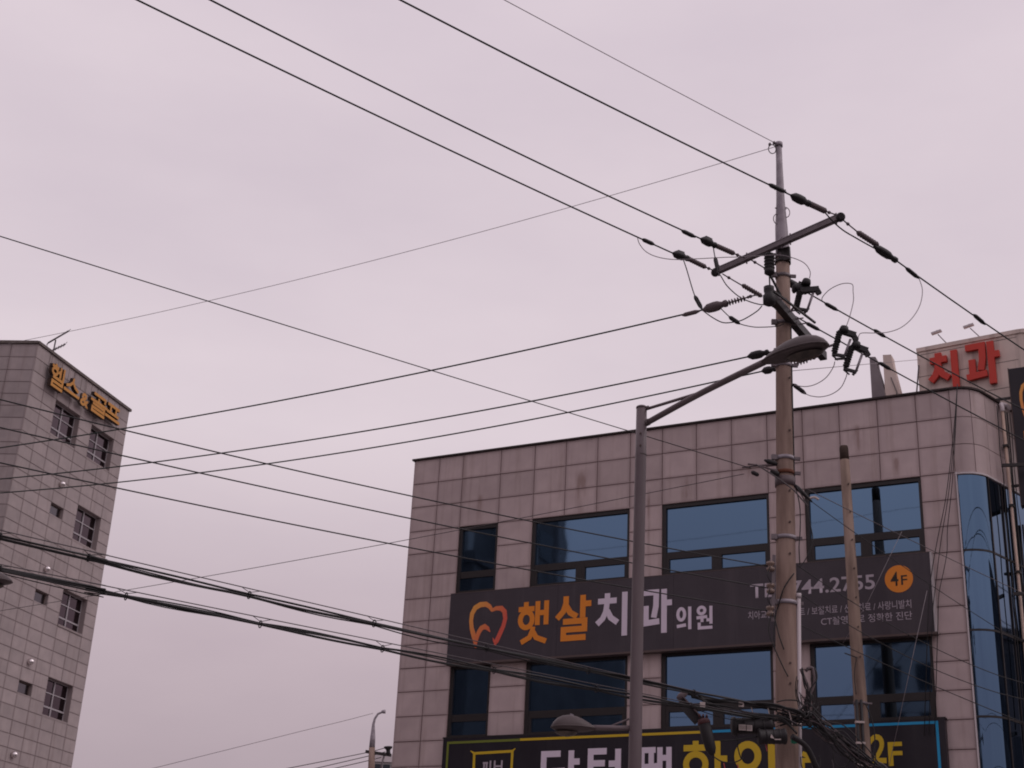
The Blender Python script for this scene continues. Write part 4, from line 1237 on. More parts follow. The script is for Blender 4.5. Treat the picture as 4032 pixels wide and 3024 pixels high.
def tooth(parent, place_fn, x0, x1, z0, z1, y, wscale=1.0):
    px = lambda a, b: (x0 + (a - 710) / 295 * (x1 - x0), z1 - (b - 138) / 372 * (z1 - z0))
    outer = [(772, 505), (766, 465), (748, 400), (730, 345), (722, 285), (727, 228), (750, 182), (790, 160), (832, 160), (862, 180), (884, 212), (915, 200), (955, 203), (982, 232), (990, 290), (977, 350), (955, 405), (930, 465), (918, 492)]
    wd = [14, 26, 32, 28, 27, 30, 33, 34, 32, 27, 20, 26, 31, 30, 27, 28, 30, 30, 12]
    inner = [(772, 470), (776, 425), (788, 382), (808, 350), (832, 340), (856, 355), (877, 386)]
    wi = [14, 26, 30, 32, 32, 24, 6]
    hook = [(925, 480), (912, 462), (902, 436)]
    k = (x1 - x0) / 295 * wscale
    mb = MB()
    mb.stroke([px(*p) for p in outer], [w * k for w in wd], y - .004, y)
    mb.stroke([px(*p) for p in inner], [w * k for w in wi], y - .0055, y)
    mb.stroke([px(*p) for p in hook], [18 * k, 14 * k, 3 * k], y - .007, y)
    return place_fn(mb.build('tooth_mark', 'print_tooth', parent))


tooth(S1, s1, 2.01, 3.03, 9.58, 10.72, FY1, 1.12)
LY1 = FY1 - .0005
for nm, key, mt, a, b, z0, z1, w in (('letter', 'haet', 'print_orange', 3.33, 4.12, 9.60, 10.62, .125), ('letter', 'sal', 'print_orange', 4.33, 5.22, 9.62, 10.68, .14),
                                     ('letter', 'chi', 'print_white', 5.36, 6.14, 9.64, 10.67, .135), ('letter', 'gwa', 'print_white', 6.46, 7.22, 9.64, 10.66, .135),
                                     ('letter', 'ui', 'print_white', 7.34, 7.69, 9.68, 10.2, .075), ('letter', 'won', 'print_white', 7.81, 8.2, 9.67, 10.18, .07)):
    s1(glyph(nm, key, mt, a, b, z0, z1, w, LY1, S1))
s1(fit_text('phone_number', 'TEL.744.2755', 'print_grey', 9.07, 11.84, 10.27, 10.60, LY1 - .002, S1, bold=.015))
s1(fit_text('treatment_line', '치아교정 / 임플란트 / 보철치료 / 신경치료 / 사랑니발치', 'print_grey', 9.01, 12.58, 9.80, 9.985, LY1 - .002, S1))
s1(fit_text('diagnosis_line', 'CT촬영으로 정확한 진단', 'print_grey', 10.64, 12.585, 9.555, 9.735, LY1 - .002, S1))
dm = MB()
dm.lathe((12.355, LY1 - .001, 10.45), (12.355, LY1 - .006, 10.45), [(0, .298), (1, .298)], 48)
s1(dm.build('floor_disc', 'print_orange', S1))
s1(fit_text('floor_number', '4', 'print_black', 12.18, 12.345, 10.30, 10.61, LY1 - .009, S1, bold=.01))
s1(fit_text('floor_letter', 'F', 'print_black', 12.40, 12.53, 10.31, 10.52, LY1 - .009, S1, bold=.01))

# lower clinic sign, running out of the picture at its foot
S2 = board('sign_board', 'dark navy sign with white and yellow lettering inside a green, yellow and blue outline', 1.49, 13.1, 5.6, 7.48, 'sign_navy')
B2 = (1.49, -.005, 5.6)


def s2(o):
    return place(o, *B2)


s2(MB().box((1.49, FY1, 5.6), (13.10, -.01, 7.47)).build('panel', 'sign_navy', S2))
s2(MB().box((1.47, FY1 - .006, 7.47), (13.12, -.008, 7.50)).build('top_rail', 'frame_dark', S2))
for mt, pts in (('print_green', [(1.625, 5.7), (1.625, 7.365), (3.51, 7.372)]), ('print_yellow', [(3.515, 7.375), (8.0, 7.385)]), ('print_blue', [(8.005, 7.388), (12.94, 7.395), (12.94, 5.7)])):
    s2(MB().stroke(pts, .055, LY1 - .004, LY1).build('outline', mt, S2))
s2(MB().stroke([(2.36, 6.0), (2.34, 7.10), (3.33, 7.12), (3.32, 6.0), (2.36, 6.0)], [.07, .06, .06, .06, .07], LY1 - .004, LY1).build('emblem_frame', 'print_yellow', S2))
for a, b in (((2.24, 7.16), (2.36, 7.09)), ((3.40, 7.18), (3.31, 7.10))):
    s2(MB().stroke([a, b], [.02, .06], LY1 - .006, LY1).build('emblem_corner', 'print_yellow', S2))
s2(glyph('emblem_letter', 'pi', 'print_grey', 2.58, 2.80, 6.45, 6.92, .04, LY1, S2))
s2(glyph('emblem_letter', 'bu', 'print_grey', 2.86, 3.10, 6.45, 6.92, .04, LY1, S2))
for key, mt, a, b, z0, z1, w in (('dak', 'print_white', 4.08, 5.03, 6.16, 7.09, .14), ('teo', 'print_white', 5.25, 6.04, 6.24, 7.09, .14), ('paek', 'print_white', 6.42, 7.2, 6.2, 7.09, .125),
                                 ('ha', 'print_yellow', 7.5, 8.49, 6.2, 7.2, .135), ('i', 'print_yellow', 8.66, 9.53, 6.3, 7.17, .15), ('eu', 'print_yellow', 10.05, 10.45, 6.2, 6.86, .1)):
    s2(glyph('letter', key, mt, a, b, z0, z1, w, LY1, S2))
s2(fit_text('floor_number', '2', 'print_yellow', 11.57, 11.885, 6.61, 7.2, LY1 - .004, S2, bold=.02))
s2(fit_text('floor_letter', 'F', 'print_yellow', 11.925, 12.215, 6.55, 7.03, LY1 - .004, S2, bold=.02))

# red letters on the roof wall
RL = thing('roof_letters', 'two big red syllables of a sign standing out from the beige roof wall', 'sign', dl(*hl((0.25, 0)), 15.45), D_ROT + PA)
for key, a, b, z0, z1 in (('chi', .05, .72, .06, 1.05), ('gwa', .93, 1.70, .03, 1.10)):
    glyph('letter', key, 'letter_red', a, b, z0, z1, .155, -.02, RL, .09)

# blade sign on the side street face
bx0, by, bz1 = DATA['blade'][0]
BL = thing('blade_sign', 'tall dark projecting sign with a tooth mark, cut by the picture edge', 'sign', dl(bx0, by, 12.29), D_ROT)
MB().box((0, 0, 0), (1.0, .22, 3.27)).build('panel', 'sign_navy', BL)
MB().box((-.02, -.004, -.02), (0, .224, 3.29)).build('edge_trim', 'joint_dark', BL)
tooth(BL, lambda o: o, .18, .85, 1.75, 2.95, -.004, 1.0)
for z in (.5, 2.6):
    MB().beam((.05, .11, z), (-.35, .11, z), .05, .05).build('bracket', 'frame_dark', BL)
MB().stroke([(.24, 1.72), (.24, 1.52), (.42, 1.52)], .09, -.006, -.001).build('mark_detail', 'print_orange', BL)

# amber letters on the tower
GL = thing('wall_letters', 'amber box letters hung under the roof edge of the grey tower', 'sign', tuple(gym.matrix_basis @ Vector((.7, -.02, 21.2))), G_ROT)
for key, a, b, z0, z1 in (('hel', -.02, .86, -.06, .80), ('seu', .84, 1.86, .10, .74), ('gol', 2.58, 3.72, .06, .80), ('peu', 3.62, 4.66, .22, .80)):
    glyph('letter', key, 'letter_amber', a, b, z0, z1, .108, -.19, GL, .05, 'letter_side')
    g = glyph('letter_back', key, 'letter_side', a, b, z0, z1, .122, -.10, GL, .085)
amp = fit_text('ampersand', '&', 'letter_amber', 1.94, 2.5, .0, .5, -.24, GL, bold=.03)
amp2 = fit_text('ampersand_back', '&', 'letter_side', 1.92, 2.52, -.02, .51, -.14, GL, bold=.04)
for x in (.1, .5, .75, 1.2, 1.6, 2.05, 2.4, 2.75, 3.4, 3.9, 4.4):
    MB().tube([(x, -.08, .6), (x, -.08, 1.22)], .006, 5).build('hanger', 'joint_dark', GL)

# flood lamps on the roof wall
for k, (x0, x1, xb, lab) in enumerate(((.42, .65, .73, 'small white floodlight on a stalk above the first red syllable'), (1.19, 1.42, 1.52, 'small white floodlight on a stalk above the second red syllable'))):
    fl = thing('floodlight', lab, 'floodlight', dl(*hl((xb, .05)), 16.76), D_ROT + PA, 'floodlights over the roof wall')
    MB().tube([(0, 0, 0), (x0 + .14 - xb, -.12, .24)], .012, 8).build('stalk', 'steel_zinc', fl)
    xm = (x0 + x1) / 2 - xb
    hd = MB()
    hd.beam((xm - .12, -.14, .27), (xm + .12, -.14, .31), .10, .045, taper=.96)
    hd.beam((xm - .02, -.13, .31), (xm + .03, -.13, .33), .05, .03)
    hd.build('lamp_head', 'pipe_white', fl)

# aerial on the tower roof
an = thing('aerial', 'spindly television aerial on the roof of the grey tower', 'aerial', tuple(gym.matrix_basis @ Vector((2.0, .8, 22.3))), G_ROT)
MB().tube([(0, 0, 0), (.02, 0, 1.25)], .03, 6).build('mast', 'wire_bare', an)
MB().tube([(-.25, .1, 1.02), (.34, -.25, 1.75)], .032, 6).build('boom', 'wire_bare', an)
MB().tube([(-.1, .1, .72), (.42, -.15, 1.25)], .026, 6).build('boom', 'wire_bare', an)
for k in range(7):
    t = k / 6
    p = Vector((-.25, .1, 1.02)).lerp(Vector((.34, -.25, 1.75)), t)
    MB().tube([p + Vector((-.12, -.16, 0)), p + Vector((.12, .16, 0))], .012, 5).build('element', 'wire_grey', an)
    p = Vector((-.1, .1, .72)).lerp(Vector((.42, -.15, 1.25)), t)
    MB().tube([p + Vector((-.1, -.14, .04)), p + Vector((.1, .14, -.04))], .01, 5).build('element', 'wire_grey', an)
MB().tube([(-.25, .1, 1.02), (-.32, .14, .62)], .012, 5).build('reflector', 'wire_bare', an)

# ================================================================== main utility pole
PL = [Vector(p) for p in DATA['pole']]
def pole_x(z):
    zz = sorted((p.z, p.x) for p in PL)
    if z <= zz[0][0]:
        return zz[0][1] - (zz[0][0] - z) * .019
    for (a, xa), (b, xb) in zip(zz, zz[1:]):
        if z <= b:
            return xa + (xb - xa) * (z - a) / (b - a)
    return zz[-1][1]


PY = 21.6
def pc(z, dx=0, dy=0):
    return Vector((pole_x(z) + dx, PY + dy, z))


def pr(z):
    return .113 + (13.45 - z) * .0079


pole = thing('utility_pole', 'tall brown concrete utility pole with a steel tip and two crossarms', 'utility pole', (pole_x(.13), PY, .13))
sh = MB()
sh.tube([pc(z) for z in (.13, 2.879, 5.452, 6.960, 8.963, 11.123, 13.449)], [.195, .184, .171, .158, .144, .127, .113], 24)
sh.build('shaft', 'pole_concrete', pole, True)
tp = MB()
tp.tube([pc(z) for z in (13.375, 13.449, 13.954, 14.460, 15.195, 15.581)], [.119, .119, .105, .073, .056, .053], 20)
tp.tube([pc(15.563), pc(15.637)], .07, 14)
tp.build('steel_tip', 'steel_zinc', pole, True)
MB().tube([pc(13.357), pc(13.421)], .13, 20).build('collar', 'steel_dull', pole, True)


def band(z, mat='steel_zinc', h=.06):
    b = MB()
    r = pr(z) + .012
    b.tube([pc(z), pc(z + h)], r, 22)
    o = b.build('band', mat, pole, True)
    c = pc(z + h / 2, -r - .02, -.06)
    MB().box((c.x - .05, c.y - .03, c.z - .04), (c.x + .04, c.y + .03, c.z + .04)).build('bolt', 'steel_dull', o, True)
    c = pc(z + h / 2, r + .03, -.04)
    MB().box((c.x - .04, c.y - .02, c.z - .025), (c.x + .05, c.y + .02, c.z + .025)).build('bolt', 'steel_dull', o, True)


BZ = DATA['band_z']
for z, mt in ((BZ[0], 'steel_zinc'), (BZ[1], 'steel_zinc'), (BZ[2], 'rust'), (BZ[3], 'steel_zinc'), (BZ[4], 'steel_zinc'), (12.116, 'steel_dull'), (12.989, 'steel_dull')):
    band(z, mt)
MB().tube([pc(9.313), pc(9.460)], pr(10.0) + .02, 20).build('cable_wrap', 'polymer_grey', pole, True)
for p in DATA['holes']:
    z = p[2]
    MB().lathe((p[0], PY - pr(z) + .01, z), (p[0], PY - pr(z) - .012, z), [(0, .017), (1, .017)], 8).build('bolt_head', 'joint_dark', pole, True)
for z in (14.322, 14.690, 13.817):
    MB().tube([pc(z, -.1, -.02), pc(z + .02, .1, 0.02)], .012, 6).build('step_bolt', 'steel_dull', pole, True)
for sx, z in ((1, 14.230), (-1, 14.092)):
    pts = [pc(z + .1 * math.sin(a), sx * (.07 + .07 * math.cos(a)), -.05) for a in [math.pi * k / 5 - math.pi / 2 for k in range(6)]]
    MB().tube(pts, .008, 6, 3).build('wire_loop', 'wire_grey', pole, True)
pts = [pc(15.489 + .09 * math.sin(a), -.12 + .065 * math.cos(a), -.03) for a in [2 * math.pi * k / 10 for k in range(11)]]
MB().tube(pts, .009, 6, 3).build('wire_loop', 'wire_bare', pole, True)
for dx, dz in ((-.165, .07), (-.09, .105)):
    MB().lathe(pc(15.489 + dz, dx, -.03), pc(15.545 + dz, dx + .01, -.03), [(0, .02), (.5, .028), (1, .012)], 8).build('clip', 'steel_dull', pole, True)

a, b = [Vector(p) for p in DATA['arm1']]
arm = MB().beam(a, b, .085, .09).build('crossarm', 'steel_dull', pole, True)
d = (b - a).normalized()
MB().beam(a + Vector((0, 0, .05)), b + Vector((0, 0, .05)), .10, .012).build('flange', 'steel_zinc', arm, True)
for t in (0.02, 0.26, .55, .62, .98):
    c = a.lerp(b, t)
    MB().beam(c + Vector((0, 0, -.1)), c + Vector((0, 0, .11)), .022, .022).build('bolt', 'steel_dull', arm, True)
for e_ in (a - d * .03, b + d * .03):
    MB().lathe(e_ + Vector((0, -.08, -.02)), e_ + Vector((0, .08, .02)), [(0, .055), (.3, .075), (.7, .075), (1, .055)], 14).build('end_shackle', 'rubber_black', arm, True)
MB().beam(pc(13.495, 0, -.13), pc(13.265, .01, -.12), .2, .05).build('arm_clamp', 'frame_dark', pole, True)  # clamp takes a near-black colour to paint in the shadow at the crossarm
MB().tube([pc(13.265), pc(13.320)], .135, 18).build('arm_band', 'frame_dark', pole, True)
a, b = [Vector(p) for p in DATA['arm2']]
arm2 = MB().beam(a, b, .12, .13).build('crossarm', 'frame_dark', pole, True)
MB().beam(a + Vector((.03, -.02, .072)), b + Vector((.03, -.02, .072)), .05, .014).build('flange', 'steel_zinc', arm2, True)
d = (b - a).normalized()
MB().lathe(a - d * .02 + Vector((0, 0, -.2)), a - d * .02 + Vector((0, 0, .14)), [(0, .05), (.1, .1), (.5, .1), (.6, .07), (.75, .085), (.95, .085), (1, .05)], 14).build('end_insulator', 'rubber_black', arm2, True)
for t in (.12, .3, .42, .5):
    c = a.lerp(b, t)
    MB().beam(c + Vector((-.14, .02, .03)), c + Vector((.16, -.05, .06)), .018, .018).build('bolt', 'steel_dull', arm2, True)
MB().beam(a + Vector((.05, -.05, .05)), pc(12.024, .45, -.35), .03, .03).build('brace', 'frame_dark', pole, True)

# arrester beside the shaft
ar = [Vector(p) for p in DATA['arrester']]
at_ = thing('surge_arrester', 'black ribbed surge arrester hung under the high crossarm beside the pole', 'arrester', tuple(ar[0]))
prof = [(0, .05), (.03, .085), (.1, .085)]
for k in range(4):
    t = .14 + k * .15
    prof += [(t, .066), (t + .05, .09), (t + .07, .092), (t + .12, .066)]
prof += [(.76, .085), (.9, .085), (.96, .05), (1, .03)]
MB().lathe(ar[0], ar[1], prof, 16).build('ribbed_body', 'rubber_black', at_, True)
MB().tube([ar[1], ar[2]], .013, 8).build('earth_rod', 'wire_black', at_, True)
MB().beam(ar[0] + Vector((-.16, 0, -.03)), ar[0] + Vector((.1, 0, .0)), .03, .03).build('terminal', 'rubber_black', at_, True)
MB().beam(ar[0].lerp(ar[1], .92), pc(12.622, -.06, -.1), .03, .03).build('bracket', 'rubber_black', at_, True)

# fused cutouts
labs = ['black fused cutout close beside the pole, below the high crossarm', 'black fused cutout between its two lookalikes, by the lamp head tip', 'black fused cutout farthest from the pole']
for i in range(3):
    cap, armp, b0, b1, t0, t1, bot = [Vector(p) for p in DATA['cut%d' % i]]
    c = thing('fused_cutout', labs[i], 'cutout', tuple(cap), 0, 'fused cutouts on the pole')
    cc = MB()
    top = cap + Vector((0, 0, 0))
    cc.lathe(top, top + Vector((-.03, 0, -.12)), [(0, .03), (.1, .062), (.5, .076), (1, .076)], 14)
    cc.beam(b0 + Vector((0, 0, .06)), armp + Vector((.05, 0, 0)), .08, .085)
    cc.beam(armp + Vector((0, 0, .03)), armp + Vector((.06, 0, -.09)), .065, .075)
    cc.build('hood', 'rubber_black', c, True)
    prof = [(0, .035)]
    nsh = 9
    for k in range(nsh):
        t = .04 + k * .92 / nsh
        prof += [(t, .03), (t + .03, .054), (t + .045, .054), (t + .075, .03)]
    prof += [(1, .035)]
    MB().lathe(b0 + Vector((0, 0, .05)), b1, prof, 14).build('ribbed_post', 'rubber_black', c, True)
    MB().tube([t0, t1], .021, 10).build('fuse_tube', 'steel_zinc', c, True)
    g = MB()
    g.beam(b1 + Vector((-.03, 0, -.01)), t1 + Vector((.01, 0, -.01)), .045, .045)
    g.beam(t1 + Vector((-.05, 0, -.06)), t1 + Vector((.02, 0, .03)), .03, .04)
    g.beam(b1 + Vector((-.03, 0, -.03)), b1 + Vector((.06, 0, -.11)), .02, .02)
    g.build('hinge', 'rubber_black', c, True)
    rp = [t0 + Vector((.05 + .02 * math.cos(q), -.02, -.02 + .025 * math.sin(q))) for q in [2 * math.pi * k / 8 for k in range(9)]]
    MB().tube(rp, .004, 5).build('pull_ring', 'wire_bare', c, True)
    mid = b0.lerp(b1, .5)
    tgt = {0: pc(mid.z + .02, .12, -.05), 1: mid + Vector((-.22, .1, -.05)), 2: mid + Vector((-.2, .1, .02))}[i]
    MB().beam(mid, tgt, .03, .03).build('bracket', 'steel_dull', c, True)
cm = [Vector(p) for p in DATA['c1mass']]
ms = thing('line_post', 'black line post insulator bolted between pole and nearest cutout', 'insulator', tuple(cm[0]))
MB().lathe(cm[0], cm[1], [(0, .05), (.1, .085), (.22, .085), (.3, .06), (.42, .1), (.75, .095), (.9, .07), (1, .04)], 14).build('post_body', 'rubber_black', ms, True)
MB().beam(cm[0] + Vector((.1, 0, .1)), cm[1] + Vector((.02, 0, .05)), .05, .06).build('post_clamp', 'rubber_black', ms, True)

# spool insulators of the low-voltage rack
rk = thing('spool_rack', 'rack of three cream spool insulators on the side of the pole', 'insulator', tuple(pc(7.107, -.25, -.1)))
MB().beam(pc(7.125, -.22, -.1), pc(8.164, -.2, -.1), .02, .05).build('rack_bar', 'steel_dull', rk, True)
for p in DATA['spools']:
    p = Vector(p)
    MB().lathe(p + Vector((0, 0, -.075)), p + Vector((0, 0, .075)), [(0, .03), (.05, .06), (.3, .064), (.42, .035), (.58, .035), (.7, .064), (.95, .06), (1, .03)], 16).build('spool', 'porcelain_cream', rk, True)
    MB().tube([p + Vector((0, 0, -.1)), p + Vector((0, 0, .1))], .01, 6).build('spindle', 'steel_dull', rk, True)
zb = [Vector(p) for p in DATA['spools']]
for k in range(2):
    a, b = zb[k], zb[k + 1]
    MB().tube([a + Vector((-.02, -.08, -.02)), a + Vector((-.07, -.1, -.16)), b + Vector((-.06, -.1, .16)), b + Vector((0, -.08, .05))], .008, 6, 5).build('tie_wire', 'wire_black', rk, True)
MB().tube([zb[2] + Vector((0, -.08, -.05)), zb[2] + Vector((-.05, -.1, -.35)), zb[2] + Vector((.1, -.1, -.75)), zb[2] + Vector((.22, -.1, -1.0))], .009, 6, 5).build('tie_wire', 'wire_black', rk, True)
MB().tube([zb[2] + Vector((.03, -.08, -.05)), zb[2] + Vector((.1, -.12, -.4)), zb[2] + Vector((.17, -.1, -.6))], .009, 6, 5).build('tie_wire', 'wire_black', rk, True)

# conduit up the pole
c0, c1 = [Vector(p) for p in DATA['conduit']]
MB().tube([c0, c1, (c1.x, c1.y, .2)], .036, 12).build('conduit', 'conduit_white', pole, True)
MB().tube([c0 + Vector((0, 0, -.02)), c0 + Vector((0, 0, .05))], .046, 12).build('conduit_cap', 'conduit_white', pole, True)
dr = [Vector(p) for p in DATA['drop']]
MB().tube([(p.x, PY - pr(p.z) - .02, p.z) if abs(p.x - pole_x(p.z)) < pr(p.z) * .6 else (p.x, PY - .1, p.z) for p in dr], .01, 6, 5).build('drop_cable', 'wire_black', pole, True)
MB().tube([pc(z, pr(z) * .93, -.07) for z in (12.070, 11.151, 10.232, 9.772, 9.313)], .009, 6, 3).build('drop_cable', 'wire_black', pole, True)
MB().tube([pc(z, x, -.12) for z, x in ((9.221, 0.15), (8.945, 0.20), (8.577, 0.20), (8.302, 0.18), (8.026, 0.19))], .009, 6, 4).build('drop_cable', 'wire_black', pole, True)
MB().tube([pc(z, x, -.12) for z, x in ((9.267, 0.16), (9.037, 0.28), (8.715, 0.35), (8.394, 0.39), (8.118, 0.28), (7.980, 0.18))], .008, 6, 5).build('drop_cable', 'wire_black', pole, True)
# guy and clamp cluster at the messenger height
cl_ = thing('guy_clamp', 'cluster of dead-end grips where the thin wires meet the pole', 'clamp', tuple(pc(9.589)))
for P_ in ([pc(9.634, -.14, -.1), pc(9.607, -.4, -.12), pc(9.543, -.7, -.15)], [pc(9.497, -.15, -.18), pc(9.570, -.45, -.2), pc(9.589, -.62, -.2)]):
    MB().tube(P_, .014, 8, 4).build('grip', 'polymer_grey', cl_, True)
MB().lathe(pc(9.478, -.56, -.16), pc(9.423, -.44, -.16), [(0, .015), (.2, .034), (.8, .034), (1, .015)], 10).build('weight', 'rubber_black', cl_, True)
MB().lathe(pc(9.699, -.35, -.12), pc(9.644, -.14, -.1), [(0, .012), (.3, .04), (.8, .045), (1, .025)], 10).build('thimble', 'rubber_black', cl_, True)
MB().lathe(pc(9.515, -.26, -.15), pc(9.451, -.12, -.15), [(0, .02), (.3, .045), (.8, .045), (1, .02)], 10).build('thimble', 'rubber_black', cl_, True)
MB().tube([pc(9.570, -.5, -.25), pc(9.359, -.2, -.3), pc(9.175, .05, -.3), pc(9.055, .2, -.22), pc(8.963, .32, -.15)], .011, 8, 6).build('grip', 'wire_bare', cl_, True)
MB().lathe(pc(9.331, .13, -.06), pc(9.083, .42, 0), [(0, .02), (.2, .04), (.6, .03), (.8, .02), (1, .012)], 10).build('grip', 'rubber_black', cl_, True)
MB().tube([pc(9.129, .35, 0), pc(9.166, .45, 0), pc(9.129, .52, 0)], .02, 8, 3).build('grip', 'tape_white', cl_, True)
# ================================================================== overhead lines
def ins_ribbed(mb, a, b, r=.042, n=8):
    prof = [(0, r * .5), (.03, r * .7)]
    for k in range(n):
        t = .05 + k * .9 / n
        prof += [(t, r * .72), (t + .35 / n, r), (t + .5 / n, r), (t + .8 / n, r * .72)]
    prof += [(.97, r * .7), (1, r * .4)]
    return mb.lathe(a, b, prof, 14)


def ins_discs(mb, a, b, r=.05, n=6, core=.012):
    prof = [(0, core)]
    for k in range(n):
        t = .08 + k * .78 / n
        prof += [(t, core), (t + .02, r), (t + .035, r), (t + .09, core)]
    prof += [(.9, core), (.93, core * 2), (.97, core * 2), (1, core)]
    return mb.lathe(a, b, prof, 14)


SPINDLE = [(0, .013), (.08, .032), (.22, .066), (.45, .073), (.62, .069), (.72, .049), (.8, .041), (.86, .052), (.95, .052), (1, .027)]
SLEEVE = [(0, .013), (.12, .031), (.2, .036), (.75, .036), (.88, .025), (1, .013)]


def sc(prof, k):
    return [(t, r * k) for t, r in prof]


def line(key, name, label, r, mat, cat='wire', group=None, ins='ribbed', insr=.045, clampk=1.0, plate=False, dark='rubber_black', insmat='polymer_grey', sub=4):
    P = [Vector(p) for p in DATA['w_' + key]]
    hw = {k.split('_', 2)[2]: [Vector(p) for p in v] for k, v in DATA.items() if k.startswith('h_%s_' % key)}
    if not hw:
        return tag(MB().tube(P, r, 7, sub).build(name, mat, None, True), label, cat, group)
    t = thing(name, label, cat, tuple(P[0]), 0, group)
    MB().tube(P, r, 7, sub).build('conductor', mat, t, True)
    for k, (a, b) in hw.items():
        if k.startswith('sleeve'):
            MB().lathe(a, b, SLEEVE, 10).build('sleeve', dark, t, True)
        elif k == 'clamp':
            c = MB().lathe(a, b, sc(SPINDLE, clampk), 14).build('clamp_cover', dark, t, True)
            if plate:
                m_ = a.lerp(b, .45) + Vector((0, 0, .072))
                d_ = (b - a).normalized()
                MB().beam(m_ - d_ * .06, m_ + d_ * .09, .06, .025).build('clamp_keeper', dark, c, True)
        elif k == 'insul':
            f = ins_ribbed if ins == 'ribbed' else ins_discs
            f(MB(), a, b, insr).build('insulator', insmat, t, True)
        elif k == 'pin':
            p_ = MB().tube([a, b], .012, 7)
            m_ = a.lerp(b, .3)
            p_.lathe(m_ - (b - a).normalized() * .03, m_ + (b - a).normalized() * .04, [(0, .012), (.4, .028), (.7, .028), (1, .012)], 8)
            p_.build('link', 'steel_dull', t, True)
    return t


GP = 'power lines from the high crossarm to the sky'
line('W2', 'power_line', 'black power line ending at the raised end of the high crossarm', .0132, 'wire_black', group=GP, clampk=1.05, insr=.05)
line('W3', 'power_line', 'black power line ending near the middle of the high crossarm', .0132, 'wire_black', group=GP, plate=True)
line('W4', 'power_line', 'black power line ending at the drooping end of the high crossarm, lowest of its three', .0132, 'wire_black', group=GP, plate=True)
line('W1', 'earth_wire', 'thin grey wire from the pole tip to the top of the picture', .0065, 'wire_grey')
line('W5', 'earth_wire', 'very thin pale wire from the pole tip down towards the tower roof', .0055, 'wire_grey')
GQ = 'power lines going on beyond the pole'
line('R1', 'power_line', 'black power line leaving the raised crossarm end, uppermost beyond the pole', .0132, 'wire_black', group=GQ, insr=.05)
line('R2', 'power_line', 'black power line beyond the pole crossing in front of the first red syllable', .0132, 'wire_black', group=GQ)
line('R3', 'power_line', 'black power line beyond the pole crossing the rounded roof corner, lowest of its three', .0132, 'wire_black', group=GQ)
GR = 'dark green lines sloping from the pole towards the tower'
line('W7', 'power_line', 'dark green line with grey disc insulators, uppermost of those sloping towards the tower', .014, 'wire_green', group=GR, ins='discs', insr=.05, clampk=1.15, dark='polymer_grey')
line('W8', 'power_line', 'dark green line ending in a black clamp just behind the street lamp head', .014, 'wire_green', group=GR, ins='discs', insr=.055)
line('W9', 'power_line', 'dark green line passing behind the pole under the lamp head, lowest of its kind', .014, 'wire_green', group=GR, ins='discs', insr=.05, clampk=.95)
GLV = 'service lines to the spool rack'
line('W10', 'service_line', 'dark service line to the top spool of the rack', .009, 'wire_black', group=GLV)
line('W11', 'service_line', 'dark service line to the middle spool of the rack', .009, 'wire_black', group=GLV)
line('W12', 'service_line', 'dark service line to the bottom spool of the rack', .009, 'wire_black', group=GLV)
line('W6', 'guy_wire', 'thin wire crossing the sky behind the lamp post to the grip cluster', .007, 'wire_black')
line('W15', 'guy_wire', 'thin wire rising from the tower across the upper facade to the grip cluster', .0065, 'wire_bare')
GS_ = 'thin service wires beyond the pole'
line('RL1', 'service_wire', 'thin wire from the grip cluster crossing the top windows beyond the pole', .0065, 'wire_bare', group=GS_)
line('RL2', 'service_wire', 'thin wire from the grip cluster crossing the orange 4F disc', .006, 'wire_black', group=GS_)
line('RL3', 'service_wire', 'thin wire under the clinic sign end beyond the pole, uppermost over the corner strip', .007, 'wire_black', group=GS_)
line('RL4', 'service_wire', 'thin wire crossing the third-floor window beyond the second pole, middle of three', .007, 'wire_black', group=GS_)
line('RL5', 'service_wire', 'thin wire crossing the corner strip lowest, above the navy sign end', .007, 'wire_black', group=GS_)

# jumpers on the pole top
JL = {'J1': ('thin jumper from the lowest power line arching behind the crossarm to the nearest cutout', .007, 'wire_grey'),
      'J2': ('black jumper dropping from the lowest power line clamp and sweeping under to the second crossarm', .0095, 'wire_black'),
      'J3': ('black jumper dropping past the drooping crossarm end to the second crossarm', .0095, 'wire_black'),
      'J4': ('jumper looping from the grey clamp under to the shaft', .008, 'wire_black'),
      'J5': ('wide jumper loop hanging from the uppermost line beyond the pole to the farthest cutout', .007, 'wire_grey'),
      'J6': ('pointed jumper loop standing above the middle cutout', .007, 'wire_grey'),
      'J7': ('short jumper loop under the middle cutout back to the shaft', .007, 'wire_grey'),
      'J8': ('long jumper loop under the farthest cutout back to the shaft', .007, 'wire_grey'),
      'J9': ('thick black jumper sweeping below the raised crossarm end', .012, 'wire_black')}
for k, (lab, r, mt) in JL.items():
    P = [Vector(p) for p in DATA['j_' + k]]
    if 'j_%ss' % k in DATA:
        t = thing('jumper_wire', lab, 'wire', tuple(P[0]), 0, 'jumper wires on the pole top')
        MB().tube(P, r, 7, 6).build('conductor', mt, t, True)
        a, b = [Vector(p) for p in DATA['j_%ss' % k]]
        MB().lathe(a, b, sc(SLEEVE, 1.0), 10).build('sleeve', 'rubber_black', t, True)
    else:
        tag(MB().tube(P, r, 7, 6).build('jumper_wire', mt, None, True), lab, 'wire', 'jumper wires on the pole top')

